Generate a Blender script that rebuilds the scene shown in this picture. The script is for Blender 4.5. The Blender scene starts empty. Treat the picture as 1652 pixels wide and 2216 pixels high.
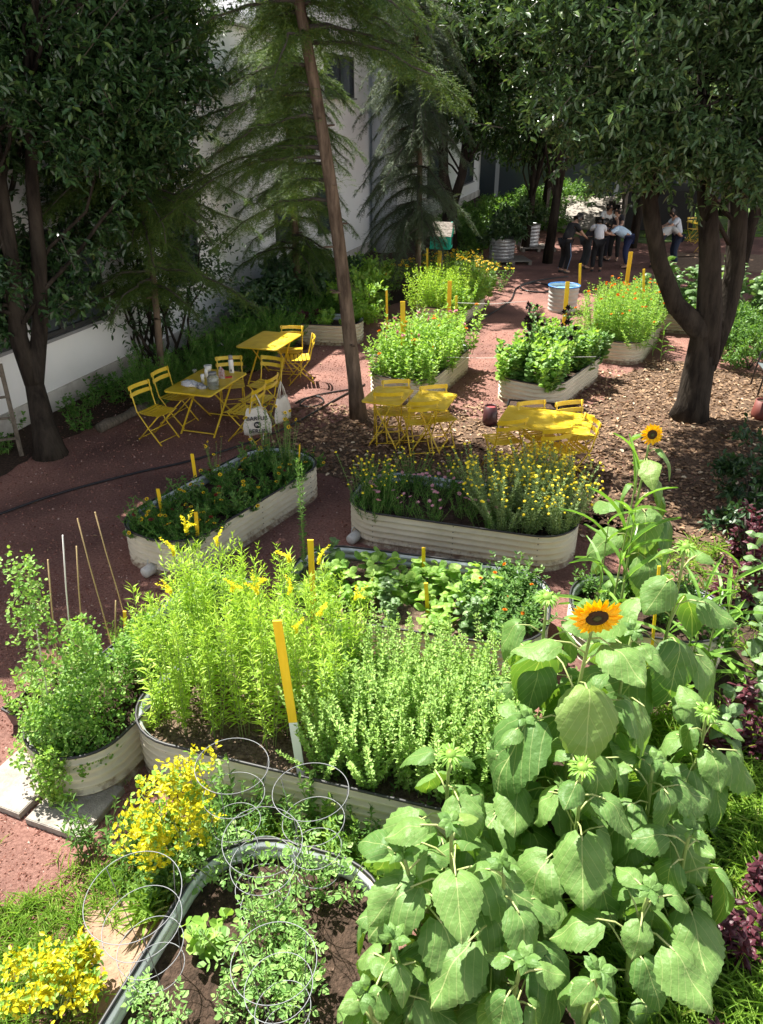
import bpy, math, random
import numpy as np
from math import sin, cos, tan, pi, radians, sqrt, atan2
from mathutils import Vector, Matrix
random.seed(7); RNG = np.random.default_rng(11)
SC = bpy.context.scene; COL = SC.collection

# ------------------------------------------------------------------ camera, sky, sun, exposure
CAM_H, PITCH, FOC = 4.3, radians(27.5), 1665.0
cam_d = bpy.data.cameras.new('camera'); cam = bpy.data.objects.new('camera', cam_d); COL.objects.link(cam)
cam.location = (0, 0, CAM_H); cam.rotation_euler = (pi/2 - PITCH, 0, 0)
cam_d.sensor_fit = 'VERTICAL'; cam_d.sensor_height = 24; cam_d.lens = 12*FOC/1108
cam_d.clip_start = .05; cam_d.clip_end = 400
SC.camera = cam
SUN_EL = radians(61); SUN_H = Vector((-0.68, 0.73, 0)).normalized()
to_sun = Vector((SUN_H.x*cos(SUN_EL), SUN_H.y*cos(SUN_EL), sin(SUN_EL)))
sd = bpy.data.lights.new('sun', 'SUN'); sd.energy = 5.0; sd.angle = radians(.53); sd.color = (1, .955, .87)
so = bpy.data.objects.new('sun', sd); COL.objects.link(so); so.rotation_euler = (-to_sun).to_track_quat('-Z', 'Y').to_euler(); so.location = (0, 0, 30)
W = bpy.data.worlds.new('World'); SC.world = W; W.use_nodes = True
wn = W.node_tree; bg = wn.nodes['Background']; sky = wn.nodes.new('ShaderNodeTexSky'); sky.sky_type = 'NISHITA'
sky.sun_disc = False; sky.sun_elevation = SUN_EL; sky.sun_rotation = atan2(to_sun.x, to_sun.y); sky.air_density = 1.0; sky.dust_density = 3.0
# broken white clouds added to brighten the wall, thickest low in the sky
wt = wn.nodes.new('ShaderNodeTexCoord'); ws = wn.nodes.new('ShaderNodeSeparateXYZ'); wno = wn.nodes.new('ShaderNodeTexNoise'); wno.inputs['Scale'].default_value = 2.2; wno.inputs['Detail'].default_value = 6
wm = wn.nodes.new('ShaderNodeMapRange'); wm.inputs[1].default_value = .05; wm.inputs[2].default_value = .75; wm.inputs[3].default_value = .30; wm.inputs[4].default_value = -.22
wa = wn.nodes.new('ShaderNodeMath'); wa.operation = 'ADD'; wr = wn.nodes.new('ShaderNodeMapRange'); wr.inputs[1].default_value = .5; wr.inputs[2].default_value = .68; wx = wn.nodes.new('ShaderNodeMixRGB'); wx.inputs[2].default_value = (17, 16.6, 16, 1)
wn.links.new(wt.outputs['Generated'], wno.inputs['Vector']); wn.links.new(wt.outputs['Generated'], ws.inputs[0]); wn.links.new(ws.outputs[2], wm.inputs[0]); wn.links.new(wno.outputs[0], wa.inputs[0]); wn.links.new(wm.outputs[0], wa.inputs[1]); wn.links.new(wa.outputs[0], wr.inputs[0])
wn.links.new(wr.outputs[0], wx.inputs[0]); wn.links.new(sky.outputs[0], wx.inputs[1]); wn.links.new(wx.outputs[0], bg.inputs[0]); bg.inputs[1].default_value = .05
SC.view_settings.view_transform = 'Standard'; SC.view_settings.look = 'None'; SC.view_settings.gamma = 1
SC.view_settings.exposure = 1.6; SC.view_settings.use_curve_mapping = False
SC.cycles.max_bounces = 8; SC.cycles.diffuse_bounces = 4; SC.cycles.glossy_bounces = 3; SC.cycles.transmission_bounces = 6
SC.cycles.transparent_max_bounces = 8; SC.cycles.use_denoising = True
SC.cycles.caustics_reflective = False; SC.cycles.caustics_refractive = False

# ------------------------------------------------------------------ measuring helpers: a photo pixel (1652 x 2216) and a height or distance give a point in the place
def P(x, y, z=0.):
    u = (x-826)/FOC; v = (y-1108)/FOC
    dz = -sin(PITCH) - v*cos(PITCH); t = (z-CAM_H)/dz
    return Vector((u*t, (cos(PITCH) - v*sin(PITCH))*t, z))
def PY(x, y, Y):
    u = (x-826)/FOC; v = (y-1108)/FOC
    t = Y/(cos(PITCH) - v*sin(PITCH))
    return Vector((u*t, Y, CAM_H + (-sin(PITCH) - v*cos(PITCH))*t))

# ------------------------------------------------------------------ materials
MATS = {}
def nodes(m):
    m.use_nodes = True; nt = m.node_tree; return nt, nt.nodes, nt.links, nt.nodes['Principled BSDF']
def mat(name, c, rough=.6, c2=None, scale=8., bump=0., bscale=None, metal=0., detail=4, stretch=None, spec=.5, c3=None, coord='Object', thr=(.35, .65)):
    if name in MATS: return MATS[name]
    m = bpy.data.materials.new(name); nt, N, L, b = nodes(m)
    b.inputs['Base Color'].default_value = (*c, 1); b.inputs['Roughness'].default_value = rough
    b.inputs['Metallic'].default_value = metal; b.inputs['Specular IOR Level'].default_value = spec
    tc = N.new('ShaderNodeTexCoord'); src = tc.outputs[coord]
    if stretch:
        mp = N.new('ShaderNodeMapping'); mp.inputs['Scale'].default_value = stretch; L.new(src, mp.inputs[0]); src = mp.outputs[0]
    if c2:
        n = N.new('ShaderNodeTexNoise'); n.inputs['Scale'].default_value = scale; n.inputs['Detail'].default_value = detail; n.inputs['Roughness'].default_value = .65
        L.new(src, n.inputs['Vector']); r = N.new('ShaderNodeValToRGB'); L.new(n.outputs[0], r.inputs[0]); L.new(r.outputs[0], b.inputs['Base Color'])
        r.color_ramp.elements[0].position = thr[0]; r.color_ramp.elements[0].color = (*c, 1)
        r.color_ramp.elements[1].position = thr[1]; r.color_ramp.elements[1].color = (*c2, 1)
        if c3: e = r.color_ramp.elements.new(min(.98, thr[1]+.12)); e.color = (*c3, 1)
        mr = N.new('ShaderNodeMapRange'); mr.inputs[3].default_value = max(0, rough-.12); mr.inputs[4].default_value = min(1, rough+.12)
        L.new(n.outputs[0], mr.inputs[0]); L.new(mr.outputs[0], b.inputs['Roughness'])
    if bump:
        n2 = N.new('ShaderNodeTexNoise'); n2.inputs['Scale'].default_value = bscale or scale*3; n2.inputs['Detail'].default_value = 5
        L.new(src, n2.inputs['Vector']); bp = N.new('ShaderNodeBump'); bp.inputs['Strength'].default_value = bump; bp.inputs['Distance'].default_value = .02
        L.new(n2.outputs[0], bp.inputs['Height']); L.new(bp.outputs[0], b.inputs['Normal'])
    MATS[name] = m; return m
def leafmat(name, c, c2, trans=.35, rough=.45, spec=.5, c3=None, tint=None, veins=False):
    """leaf colours vary leaf by leaf; thin leaves let some light through"""
    if name in MATS: return MATS[name]
    m = bpy.data.materials.new(name); nt, N, L, b = nodes(m); out = N['Material Output']
    g = N.new('ShaderNodeNewGeometry'); r = N.new('ShaderNodeValToRGB'); L.new(g.outputs['Random Per Island'], r.inputs[0])
    r.color_ramp.elements[0].color = (*c, 1); r.color_ramp.elements[1].color = (*c2, 1)
    if c3: r.color_ramp.elements[1].position = .93; e = r.color_ramp.elements.new(1.); e.color = (*c3, 1)
    col = r.outputs[0]
    if veins:
        uv = N.new('ShaderNodeUVMap'); sx = N.new('ShaderNodeSeparateXYZ'); L.new(uv.outputs[0], sx.inputs[0])
        def M(op, a, bb=None):
            n = N.new('ShaderNodeMath'); n.operation = op
            for i, q in enumerate((a, bb)):
                if q is None: continue
                if isinstance(q, (int, float)): n.inputs[i].default_value = q
                else: L.new(q, n.inputs[i])
            return n.outputs[0]
        ay = M('ABSOLUTE', M('SUBTRACT', sx.outputs[1], .5))
        mid = M('LESS_THAN', ay, .011)
        ph = M('FRACT', M('MULTIPLY', M('SUBTRACT', sx.outputs[0], M('MULTIPLY', ay, 1.15)), 5.2))
        side = M('LESS_THAN', M('ABSOLUTE', M('SUBTRACT', ph, .5)), .045)
        vm = M('MAXIMUM', mid, M('MULTIPLY', side, .55))
        mx = N.new('ShaderNodeMixRGB'); mx.inputs[2].default_value = (.42, .50, .20, 1)
        L.new(M('MULTIPLY', vm, .75), mx.inputs[0]); L.new(col, mx.inputs[1]); col = mx.outputs[0]
        n2 = N.new('ShaderNodeTexNoise'); n2.inputs['Scale'].default_value = 16; n2.inputs['Detail'].default_value = 4
        tc = N.new('ShaderNodeTexCoord'); L.new(tc.outputs['Object'], n2.inputs['Vector'])
        bp = N.new('ShaderNodeBump'); bp.inputs['Strength'].default_value = .8; bp.inputs['Distance'].default_value = .02
        L.new(M('SUBTRACT', n2.outputs[0], M('MULTIPLY', vm, 1.0)), bp.inputs['Height']); L.new(bp.outputs[0], b.inputs['Normal'])
    L.new(col, b.inputs['Base Color']); b.inputs['Roughness'].default_value = rough; b.inputs['Specular IOR Level'].default_value = spec
    t = N.new('ShaderNodeBsdfTranslucent'); hs = N.new('ShaderNodeMixRGB'); hs.blend_type = 'MULTIPLY'; hs.inputs[0].default_value = 1
    L.new(col, hs.inputs[1]); hs.inputs[2].default_value = (*(tint or (1.25, 1.25, .55)), 1); L.new(hs.outputs[0], t.inputs[0])
    mx2 = N.new('ShaderNodeMixShader'); mx2.inputs[0].default_value = trans
    L.new(b.outputs[0], mx2.inputs[1]); L.new(t.outputs[0], mx2.inputs[2]); L.new(mx2.outputs[0], out.inputs[0])
    MATS[name] = m; return m

# ------------------------------------------------------------------ mesh helpers
class MB:
    def __init__(s): s.v = []; s.l = []; s.n = []; s.uv = []; s.c = 0
    def add(s, V, F, uv=None):
        V = np.asarray(V, np.float32).reshape(-1, 3)
        if isinstance(F, np.ndarray): s.l.append((F+s.c).ravel()); s.n.append(np.full(len(F), F.shape[1], np.int32))
        else:
            s.l.append(np.array([i for f in F for i in f], np.int32)+s.c); s.n.append(np.array([len(f) for f in F], np.int32))
        s.v.append(V); s.uv.append(np.zeros((len(V), 2), np.float32) if uv is None else np.asarray(uv, np.float32)); s.c += len(V)
        return s
    def build(s, name, m, parent=None, smooth=True, uv=False, loc=None):
        me = bpy.data.meshes.new(name); V = np.concatenate(s.v); Lp = np.concatenate(s.l).astype(np.int32); n = np.concatenate(s.n)
        me.vertices.add(len(V)); me.vertices.foreach_set('co', V.ravel()); me.loops.add(len(Lp)); me.loops.foreach_set('vertex_index', Lp)
        me.polygons.add(len(n)); st = np.concatenate(([0], np.cumsum(n)[:-1])).astype(np.int32)
        me.polygons.foreach_set('loop_start', st); me.polygons.foreach_set('loop_total', n)
        me.polygons.foreach_set('use_smooth', np.full(len(n), smooth, bool))
        if uv:
            u = me.uv_layers.new(name='UVMap'); u.data.foreach_set('uv', np.concatenate(s.uv)[Lp].ravel())
        me.update(calc_edges=True); me.materials.append(m)
        o = bpy.data.objects.new(name, me); COL.objects.link(o)
        if parent: o.parent = parent
        if loc is not None: o.location = loc
        return o
def tag(o, label=None, cat=None, group=None, kind=None):
    for k, v in (('label', label), ('category', cat), ('group', group), ('kind', kind)):
        if v: o[k] = v
    return o
def empty(name, loc=(0, 0, 0), rz=0., label=None, cat=None, group=None):
    o = bpy.data.objects.new(name, None); COL.objects.link(o); o.location = loc; o.rotation_euler = (0, 0, rz); o.empty_display_size = .1
    return tag(o, label, cat, group)
def dup(root, loc=None, rz=None, scale=None, label=None):
    def rec(o, par):
        c = o.copy(); COL.objects.link(c)
        if par: c.parent = par
        for ch in list(kids.get(o.name, [])): rec(ch, c)
        return c
    kids = {}
    stack = list(root.children); 
    while stack:
        ch = stack.pop(); kids.setdefault(ch.parent.name, []).append(ch); stack += list(ch.children)
    r = rec(root, None)
    if loc is not None: r.location = loc
    if rz is not None: r.rotation_euler = (r.rotation_euler[0], r.rotation_euler[1], rz)
    if scale is not None: r.scale = (scale,)*3 if not hasattr(scale, '__len__') else scale
    if label: r['label'] = label
    return r
def frames(pts):
    pts = np.asarray(pts, float); T = np.gradient(pts, axis=0); T /= np.linalg.norm(T, axis=1)[:, None]+1e-9
    a = np.array([0, 0, 1.]) if abs(T[0, 2]) < .9 else np.array([1., 0, 0])
    U = []; u = a - T[0]*a.dot(T[0])
    for t in T:
        u = u - t*u.dot(t); u = u/(np.linalg.norm(u)+1e-9); U.append(u)
    U = np.array(U); return T, U, np.cross(T, U)
def tube(mb, pts, r, sides=6, cap=True, closed=False):
    pts = np.asarray([tuple(p) for p in pts], float); n = len(pts); r = np.broadcast_to(np.asarray(r, float), (n,)) if np.ndim(r) <= 1 and np.size(r) in (1, n) else np.interp(np.linspace(0, 1, n), np.linspace(0, 1, len(r)), r)
    if closed:
        T = np.roll(pts, -1, 0)-np.roll(pts, 1, 0); T /= np.linalg.norm(T, axis=1)[:, None]; U = np.cross(T, [0, 0, 1.]); U /= np.linalg.norm(U, axis=1)[:, None]+1e-9; Bn = np.cross(T, U)
    else: T, U, Bn = frames(pts)
    a = np.arange(sides)*2*pi/sides
    V = pts[:, None]+r[:, None, None]*(np.cos(a)[None, :, None]*U[:, None]+np.sin(a)[None, :, None]*Bn[:, None])
    i = np.arange(n if closed else n-1)[:, None]*sides; j = np.arange(sides)[None]; j2 = (j+1) % sides; i2 = (i+sides) % (n*sides)
    F = np.stack([i+j, i+j2, i2+j2, i2+j], -1).reshape(-1, 4)
    mb.add(V.reshape(-1, 3), F)
    if cap and not closed:
        mb.l.append(np.arange(sides)[::-1]+mb.c-n*sides); mb.n.append(np.array([sides])); mb.l.append(np.arange(sides)+mb.c-sides); mb.n.append(np.array([sides]))
    return mb
def box(mb, c, s, R=None, taper=1.):
    s = np.array(s)/2; V = np.array([[x, y, z] for z in (-1, 1) for x, y in ((-1, -1), (1, -1), (1, 1), (-1, 1))], float)
    V[4:, :2] *= taper; V = V*s
    if R is not None: V = V @ np.array(R.to_3x3() if isinstance(R, Matrix) else R).T
    return mb.add(V+np.array(c), np.array([[3, 2, 1, 0], [4, 5, 6, 7], [0, 1, 5, 4], [1, 2, 6, 5], [2, 3, 7, 6], [3, 0, 4, 7]]))
def bar(mb, a, b, w, t, up=(0, 0, 1)):
    a = Vector(a); b = Vector(b); d = (b-a); L = d.length; d.normalize(); u = Vector(up); s = d.cross(u)
    if s.length < 1e-3: s = d.cross(Vector((1, 0, 0)))
    s.normalize(); u = s.cross(d)
    R = np.array([[s.x, d.x, u.x], [s.y, d.y, u.y], [s.z, d.z, u.z]])
    return box(mb, (a+b)/2, (w, L, t), R)
def lathe(mb, prof, segs=20, c=(0, 0, 0), cap=(True, True)):
    prof = np.array(prof, float); a = np.arange(segs)*2*pi/segs; n = len(prof)
    V = np.stack([prof[:, 0, None]*np.cos(a), prof[:, 0, None]*np.sin(a), np.repeat(prof[:, 1, None], segs, 1)], -1).reshape(-1, 3)+np.array(c)
    i = np.arange(n-1)[:, None]*segs; j = np.arange(segs)[None]; j2 = (j+1) % segs
    F = [list(x) for x in np.stack([i+j, i+j2, i+segs+j2, i+segs+j], -1).reshape(-1, 4)]
    if cap[0]: F.append(list(range(segs))[::-1])
    if cap[1]: F.append([(n-1)*segs+k for k in range(segs)])
    return mb.add(V, F)
def nrm(a): return a/(np.linalg.norm(a, axis=-1, keepdims=True)+1e-9)
def put(mb, tpl, pos, d, n, L, Wd=None, uv=False):
    """copy a small template (x along, y sideways, z up) to many places at once"""
    tv, tf = tpl[0], tpl[1]; pos = np.asarray(pos, float).reshape(-1, 3); N = len(pos)
    if N == 0: return mb
    d = nrm(np.broadcast_to(d, (N, 3))); n = np.broadcast_to(n, (N, 3)); s = nrm(np.cross(n, d)); n = np.cross(d, s)
    L = np.broadcast_to(L, (N,)).astype(float); Wd = L if Wd is None else np.broadcast_to(Wd, (N,)).astype(float)
    V = pos[:, None]+(tv[None, :, 0, None]*L[:, None, None])*d[:, None]+(tv[None, :, 1, None]*Wd[:, None, None])*s[:, None]+(tv[None, :, 2, None]*L[:, None, None])*n[:, None]
    F = (tf[None]+(np.arange(N)*len(tv))[:, None, None]).reshape(-1, tf.shape[1])
    u = None
    if uv: u = np.tile(np.stack([tv[:, 0], tv[:, 1]+.5], 1), (N, 1))
    return mb.add(V.reshape(-1, 3), F, u)
def rdir(n, zmin=-1., zmax=1., rng=RNG):
    z = rng.uniform(zmin, zmax, n); a = rng.uniform(0, 2*pi, n); r = np.sqrt(np.maximum(0, 1-z*z)); return np.stack([r*np.cos(a), r*np.sin(a), z], 1)
A_ = np.array
OVAL = (A_([[0, 0, 0], [.3, .5, .09], [.72, .42, .06], [1, 0, -.06], [.72, -.42, .06], [.3, -.5, .09]], float), A_([[0, 3, 2, 1], [0, 5, 4, 3]]))
LANCE = (A_([[0, 0, 0], [.4, .5, .05], [1, 0, -.12], [.4, -.5, .05]], float), A_([[0, 3, 2, 1]]))
NEEDLE = (A_([[0, .5, 0], [1, .15, -.03], [1, -.15, -.03], [0, -.5, 0]], float), A_([[0, 1, 2, 3]]))
def blade_tpl(k=6, droop=.5):
    t = np.linspace(0, 1, k); w = .5*np.sin(pi*(t*.86+.12))**.6; w[-1] = .02
    ctr = np.stack([t*(1-droop*.25*t), 0*t, -droop*t*t], 1); V = []
    for i in range(k): V += [ctr[i]+[0, w[i], .04], ctr[i]+[0, 0, 0], ctr[i]-[0, w[i], -.04]]
    F = []
    for i in range(k-1):
        a = i*3; F += [[a, a+1, a+4, a+3], [a+1, a+2, a+5, a+4]]
    return (A_(V), A_(F))
BLADE = blade_tpl()
def heart_tpl(k=21, droop=.35, ser=.016, fold=.12, seed=0, cols=4):
    """broad heart-shaped leaf with a toothed edge, a folded midrib, drooping tip and wavy margin"""
    rg = np.random.default_rng(seed); V = []; F = []; m = 2*cols+1
    for i in range(k):
        t = i/(k-1); w = .62*(sin(pi*min(1, t**.72*.97+.03))**.72)*(1-.25*t)
        if i == k-1: w = .004
        if i: w *= 1+ser*(1 if i % 2 else -1)*2
        for j in range(-cols, cols+1):
            q = j/cols; back = -.16*abs(q)**1.5*max(0, 1-t*3.2)
            x = t + back + .05*abs(q)*(1-t)
            z = fold*abs(q)*w*1.2 - droop*t*t - .20*abs(q)**2.5*w*2 + .032*sin(6*t+3*q+seed*2.1)*abs(q) - .02*abs(sin((t-abs(q)*.5)*16))*abs(q)**.5
            V.append([x*(1-.15*t*droop)+.02*sin(5*t+seed), q*w*(1-.10*droop*abs(sin(4*t+seed*1.3))), z-.05*sin(9*t+seed)*(1-abs(q))])
    for i in range(k-1):
        for j in range(m-1): a = i*m+j; F.append([a, a+m, a+m+1, a+1])
    return (A_(V), A_(F))
HEARTS = [heart_tpl(droop=.35, seed=1), heart_tpl(droop=.6, fold=.2, seed=2), heart_tpl(droop=.2, fold=.05, seed=3, ser=.02), heart_tpl(droop=.85, fold=.15, seed=4)]
HEART_S = [heart_tpl(k=7, cols=2, droop=.3, seed=5), heart_tpl(k=7, cols=2, droop=.6, seed=6)]
def chip_tpl():
    return (A_([[0, 0, .35], [.5, .4, 0], [-.45, .35, .05], [-.4, -.45, 0], [.45, -.35, .08], [.1, .05, .5]], float), A_([[5, 1, 2], [5, 2, 3], [5, 3, 4], [5, 4, 1]]))
CHIP = chip_tpl()
# ------------------------------------------------------------------ ground
def ground_mat():
    m = mat('red_lava_gravel', (.185, .088, .07), .95, (.36, .20, .165), 38, .9, 150, detail=6, coord='Object', c3=(.40, .22, .17), spec=.2)
    nt, N, L, b = nodes(m)   # slow large patches of damp and dry gravel
    old = b.inputs['Base Color'].links[0].from_socket
    tc = N.new('ShaderNodeTexCoord'); n = N.new('ShaderNodeTexNoise'); n.inputs['Scale'].default_value = .9; n.inputs['Detail'].default_value = 9
    L.new(tc.outputs['Object'], n.inputs['Vector']); r = N.new('ShaderNodeValToRGB'); L.new(n.outputs[0], r.inputs[0])
    r.color_ramp.elements[0].position = .3; r.color_ramp.elements[0].color = (.50, .50, .52, 1); r.color_ramp.elements[1].position = .68; r.color_ramp.elements[1].color = (1.15, 1.12, 1.08, 1)
    mx = N.new('ShaderNodeMixRGB'); mx.blend_type = 'MULTIPLY'; mx.inputs[0].default_value = 1; L.new(old, mx.inputs[1]); L.new(r.outputs[0], mx.inputs[2]); L.new(mx.outputs[0], b.inputs['Base Color'])
    return m
GM = ground_mat()
def sheet(name, outline, z, m, kind='structure', jag=.0, sub=1, seed=0):
    rg = np.random.default_rng(seed); pts = []
    o = [np.array(p, float) for p in outline]
    for i in range(len(o)):
        a, b_ = o[i], o[(i+1) % len(o)]; k = max(1, int(np.linalg.norm(b_-a)/.12)) if jag else 1
        for j in range(k): pts.append(a+(b_-a)*j/k+(rg.normal(0, jag, 2) if jag else 0))
    V = [[p[0], p[1], z] for p in pts]; mb = MB(); mb.add(V, [list(range(len(V)))])
    ob = mb.build(name, m, smooth=False); ob['kind'] = kind; return ob
sheet('ground', [(-150, -20), (150, -20), (150, 300), (-150, 300)], 0, GM)
WX = lambda Y: -8.9+.304*Y       # foot line of the long white wall
M_dirt = mat('dark_soil', (.028, .018, .012), .95, (.075, .048, .034), 25, 1.0, 60, c3=(.16, .11, .08), spec=.2)
M_pale = mat('pale_mulchy_soil', (.07, .045, .03), .95, (.22, .16, .11), 34, 1.0, 80, c3=(.40, .32, .25), spec=.2)
M_tan = mat('packed_tan_earth', (.22, .145, .095), .95, (.33, .225, .155), 10, .6, 60, spec=.2)
M_litter = mat('leaf_litter_base', (.055, .034, .022), .95, (.17, .11, .07), 30, 1.0, 70, c3=(.33, .23, .16), spec=.25)
sheet('wall_border_soil', [(WX(6)+.05, 6), (-5.3, 6.2), (-5.1, 9.0), (-4.75, 10.5), (-4.3, 11.3), (-3.9, 11.9), (-2.4, 13.9), (-1.6, 15.2), (-1.0, 17.5), (1.2, 21), (3.2, 27), (5.5, 34), (9, 40), (WX(52)+.05, 52)], .004, M_dirt, jag=.025)
sheet('leaf_litter_floor', [(-1.0, 9.4), (-1.7, 10.4), (-.7, 11.3), (-.3, 12.0), (.9, 11.9), (1.4, 11.5), (2.2, 11.4), (3.4, 11.9), (4.3, 13.6), (5.0, 14.2), (5.6, 14.6), (7, 13.6), (9.5, 12), (8, 5.5), (3.2, 6.6), (2.6, 8.1), (.4, 8.9)], .005, M_litter, jag=.07, seed=3)
sheet('tan_earth_patch', [P(130, 2060, 0)[:2], P(170, 1975, 0)[:2], P(300, 1925, 0)[:2], P(380, 1960, 0)[:2], P(330, 2100, 0)[:2], P(280, 2230, 0)[:2], P(170, 2240, 0)[:2]], .006, M_tan, jag=.025, seed=4)
sheet('right_bed_soil', [(.75, 1.2), (.9, 2.6), (1.0, 4.2), (1.7, 5.0), (3.3, 6.6), (8, 5.5), (6, 1.2)], .007, M_dirt, jag=.04, seed=5)
sheet('far_lawn', [(6.5, 38), (7.5, 31), (10, 29.5), (13, 31), (26, 33), (30, 44), (12, 44)], .006, mat('lawn_base', (.05, .09, .02), .9, (.12, .2, .04), 3, .8, 60), jag=.1, seed=6)
sheet('right_path_soil', [(9.0, 24.5), (13, 23.5), (14, 27), (9.4, 27.5)], .008, M_tan, jag=.1, seed=8)
# real chips of gravel near the camera, wood chips and dead leaves where they lie
def scatter(name, n, region, tpl, size, m, z=0., lay=.25, kind='stuff', seed=0, asp=1., avoid=None):
    rg = np.random.default_rng(seed); pts = []
    x0, x1, y0, y1 = region; p = np.stack([rg.uniform(x0, x1, n), rg.uniform(y0, y1, n), np.full(n, z)], 1)
    if avoid is not None: p = p[avoid(p)]
    n = len(p); d = rdir(n, -lay, lay, rg); nn = rdir(n, .75, 1, rg); L = rg.uniform(*size, n); mb = MB()
    put(mb, tpl, p, d, nn, L, L*rg.uniform(.6, 1., n)*asp); o = mb.build(name, m, smooth=False); o['kind'] = kind; return o
M_chip = leafmat('lava_chips', (.13, .05, .037), (.34, .17, .13), 0, .95, .15, tint=(0, 0, 0), c3=(.55, .42, .36))
scatter('gravel_chips', 26000, (-4.6, 1.2, 2.6, 7.0), CHIP, (.009, .024), M_chip, seed=1, avoid=lambda p: (p[:, 0]+p[:, 1]*.0 < -.9) | (p[:, 1] > 4))
scatter('gravel_chips', 16000, (-5.0, 4.5, 7, 17), CHIP, (.014, .034), M_chip, seed=2)
M_dead = leafmat('dead_leaves', (.10, .055, .03), (.38, .25, .15), .1, .7, .3, c3=(.72, .60, .42), tint=(1, .8, .5))
def inlit(p):
    x, y = p[:, 0], p[:, 1]; e = .25*np.sin(x*5)+.2*np.sin(y*7)
    return (y > 8.8-.45*x+e) & (y < 11.9+.75*np.maximum(0, x-1.6)+e) & (x > -1.6+.9*np.maximum(0, 10.3-y)) & (y+(x-4.8)*.6 < 15)
scatter('fallen_leaves', 24000, (-1.6, 8.5, 6.3, 14.9), OVAL, (.045, .10), M_dead, z=.016, lay=.38, seed=3, asp=.6, avoid=inlit)
scatter('fallen_leaves', 2600, (-5.5, 7, 5, 28), OVAL, (.03, .07), M_dead, z=.012, lay=.2, seed=4, asp=.55, avoid=lambda p: RNG.random(len(p)) < .33)

# ------------------------------------------------------------------ buildings
WD = Vector((.304, 1, 0)).normalized(); WN = Vector((WD.y, -WD.x, 0))
def onwall(px, py):
    u = (px-826)/FOC; v = (py-1108)/FOC; d = Vector((u, cos(PITCH)-v*sin(PITCH), -sin(PITCH)-v*cos(PITCH)))
    o = Vector((0, 0, CAM_H)); p0 = Vector((-8.9, 0, 0)); t = (p0-o).dot(WN)/d.dot(WN); return o+d*t
M_stucco = mat('white_stucco', (.82, .83, .83), .9, (.88, .88, .87), .8, .12, 60)
nt, N, L, b = nodes(M_stucco)   # weather stains low on the wall
M_frame = mat('dark_window_frame', (.03, .032, .035), .5)
M_pane = mat('window_glass', (.06, .075, .085), .12, spec=.8)
bld = empty('white_building', (WX(0), 0, 0), atan2(WD.y, WD.x), 'long white stucco building with dark framed windows along the left side', 'building')
mb = MB(); box(mb, (12, 1.5, 2.95), (20, 3, 5.9)); box(mb, (42, 1.5, 4.05), (40, 3.004, 8.1)); mb.build('wall', M_stucco, bld, smooth=False)
mb = MB(); box(mb, (32, -.02, .16), (60, .05, .32)); mb.build('plinth', mat('stained_plinth', (.30, .27, .23), .95, (.62, .6, .56), 1.5, .3, 30, thr=(.3, .6)), bld, smooth=False)
mb = MB(); box(mb, (42, 1.4, 8.2), (40.3, 3.3, .2)); mb.build('parapet', M_stucco, bld, smooth=False); mb = MB(); box(mb, (11.9, 1.4, 6.0), (20.1, 3.3, .16)); mb.build('parapet', M_stucco, bld, smooth=False)
def win(px0, px1, ysill, ytop, panes=2):
    a = onwall(px0, ysill+(0)); c = onwall(px1, ysill-(px1-px0)*.36); t = onwall(px0, ytop)
    o = Vector((-8.9, 0, 0)); s0 = (a-o).dot(WD); s1 = (c-o).dot(WD); z0 = (a.z+c.z)/2; z1 = t.z
    w = MB(); cx = (s0+s1)/2; wd = s1-s0; fr = MB(); f = .07
    for (x, z, sx, sz) in ((cx, z0-f/2, wd+2*f, f), (cx, z1+f/2, wd+2*f, f), (s0-f/2, (z0+z1)/2, f, z1-z0), (s1+f/2, (z0+z1)/2, f, z1-z0)): box(fr, (x, -.035, z), (sx, .09, sz))
    for k in range(1, panes): box(fr, (s0+wd*k/panes, -.03, (z0+z1)/2), (.05, .07, z1-z0))
    fo = fr.build('window', M_frame, bld, smooth=False); pn = MB(); box(pn, (cx, -.005, (z0+z1)/2), (wd, .03, z1-z0)); pn.build('pane', M_pane, fo, smooth=False)
    sl = MB(); box(sl, (cx, -.06, z0-f-.03), (wd+.3, .16, .05)); sl.build('sill', mat('metal_sill', (.25, .25, .26), .5), fo, smooth=False)
for a in ((76, 219, 728, 510, 3), (372, 425, 612, 430, 2), (600, 640, 520, 440, 1), (690, 712, 500, 405, 1), (925, 950, 424, 330, 1), (998, 1021, 397, 275, 1), (1057, 1078, 357, 295, 1), (1012, 1050, 190, 110, 2),
          (-150, 20, 800, 560, 3), (80, 170, 330, 210, 2), (300, 350, 300, 190, 2), (560, 600, 250, 150, 1), (705, 760, 215, 120, 2), (560, 590, 60, -30, 1)): win(*a)
mb = MB(); tube(mb, [(0, 0, 0), (0, 0, 8.6)], .42, 20); o = mb.build('ventilation_pipe', mat('grey_pipe_paint', (.42, .46, .5), .4, (.5, .54, .58), 1.2), None)
q = onwall(800, 100); o.location = (q.x+WN.x*.5, q.y+WN.y*.5, 0); tag(o, 'wide grey round pipe rising up the white wall behind the leaning trunk', 'pipe')
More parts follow.
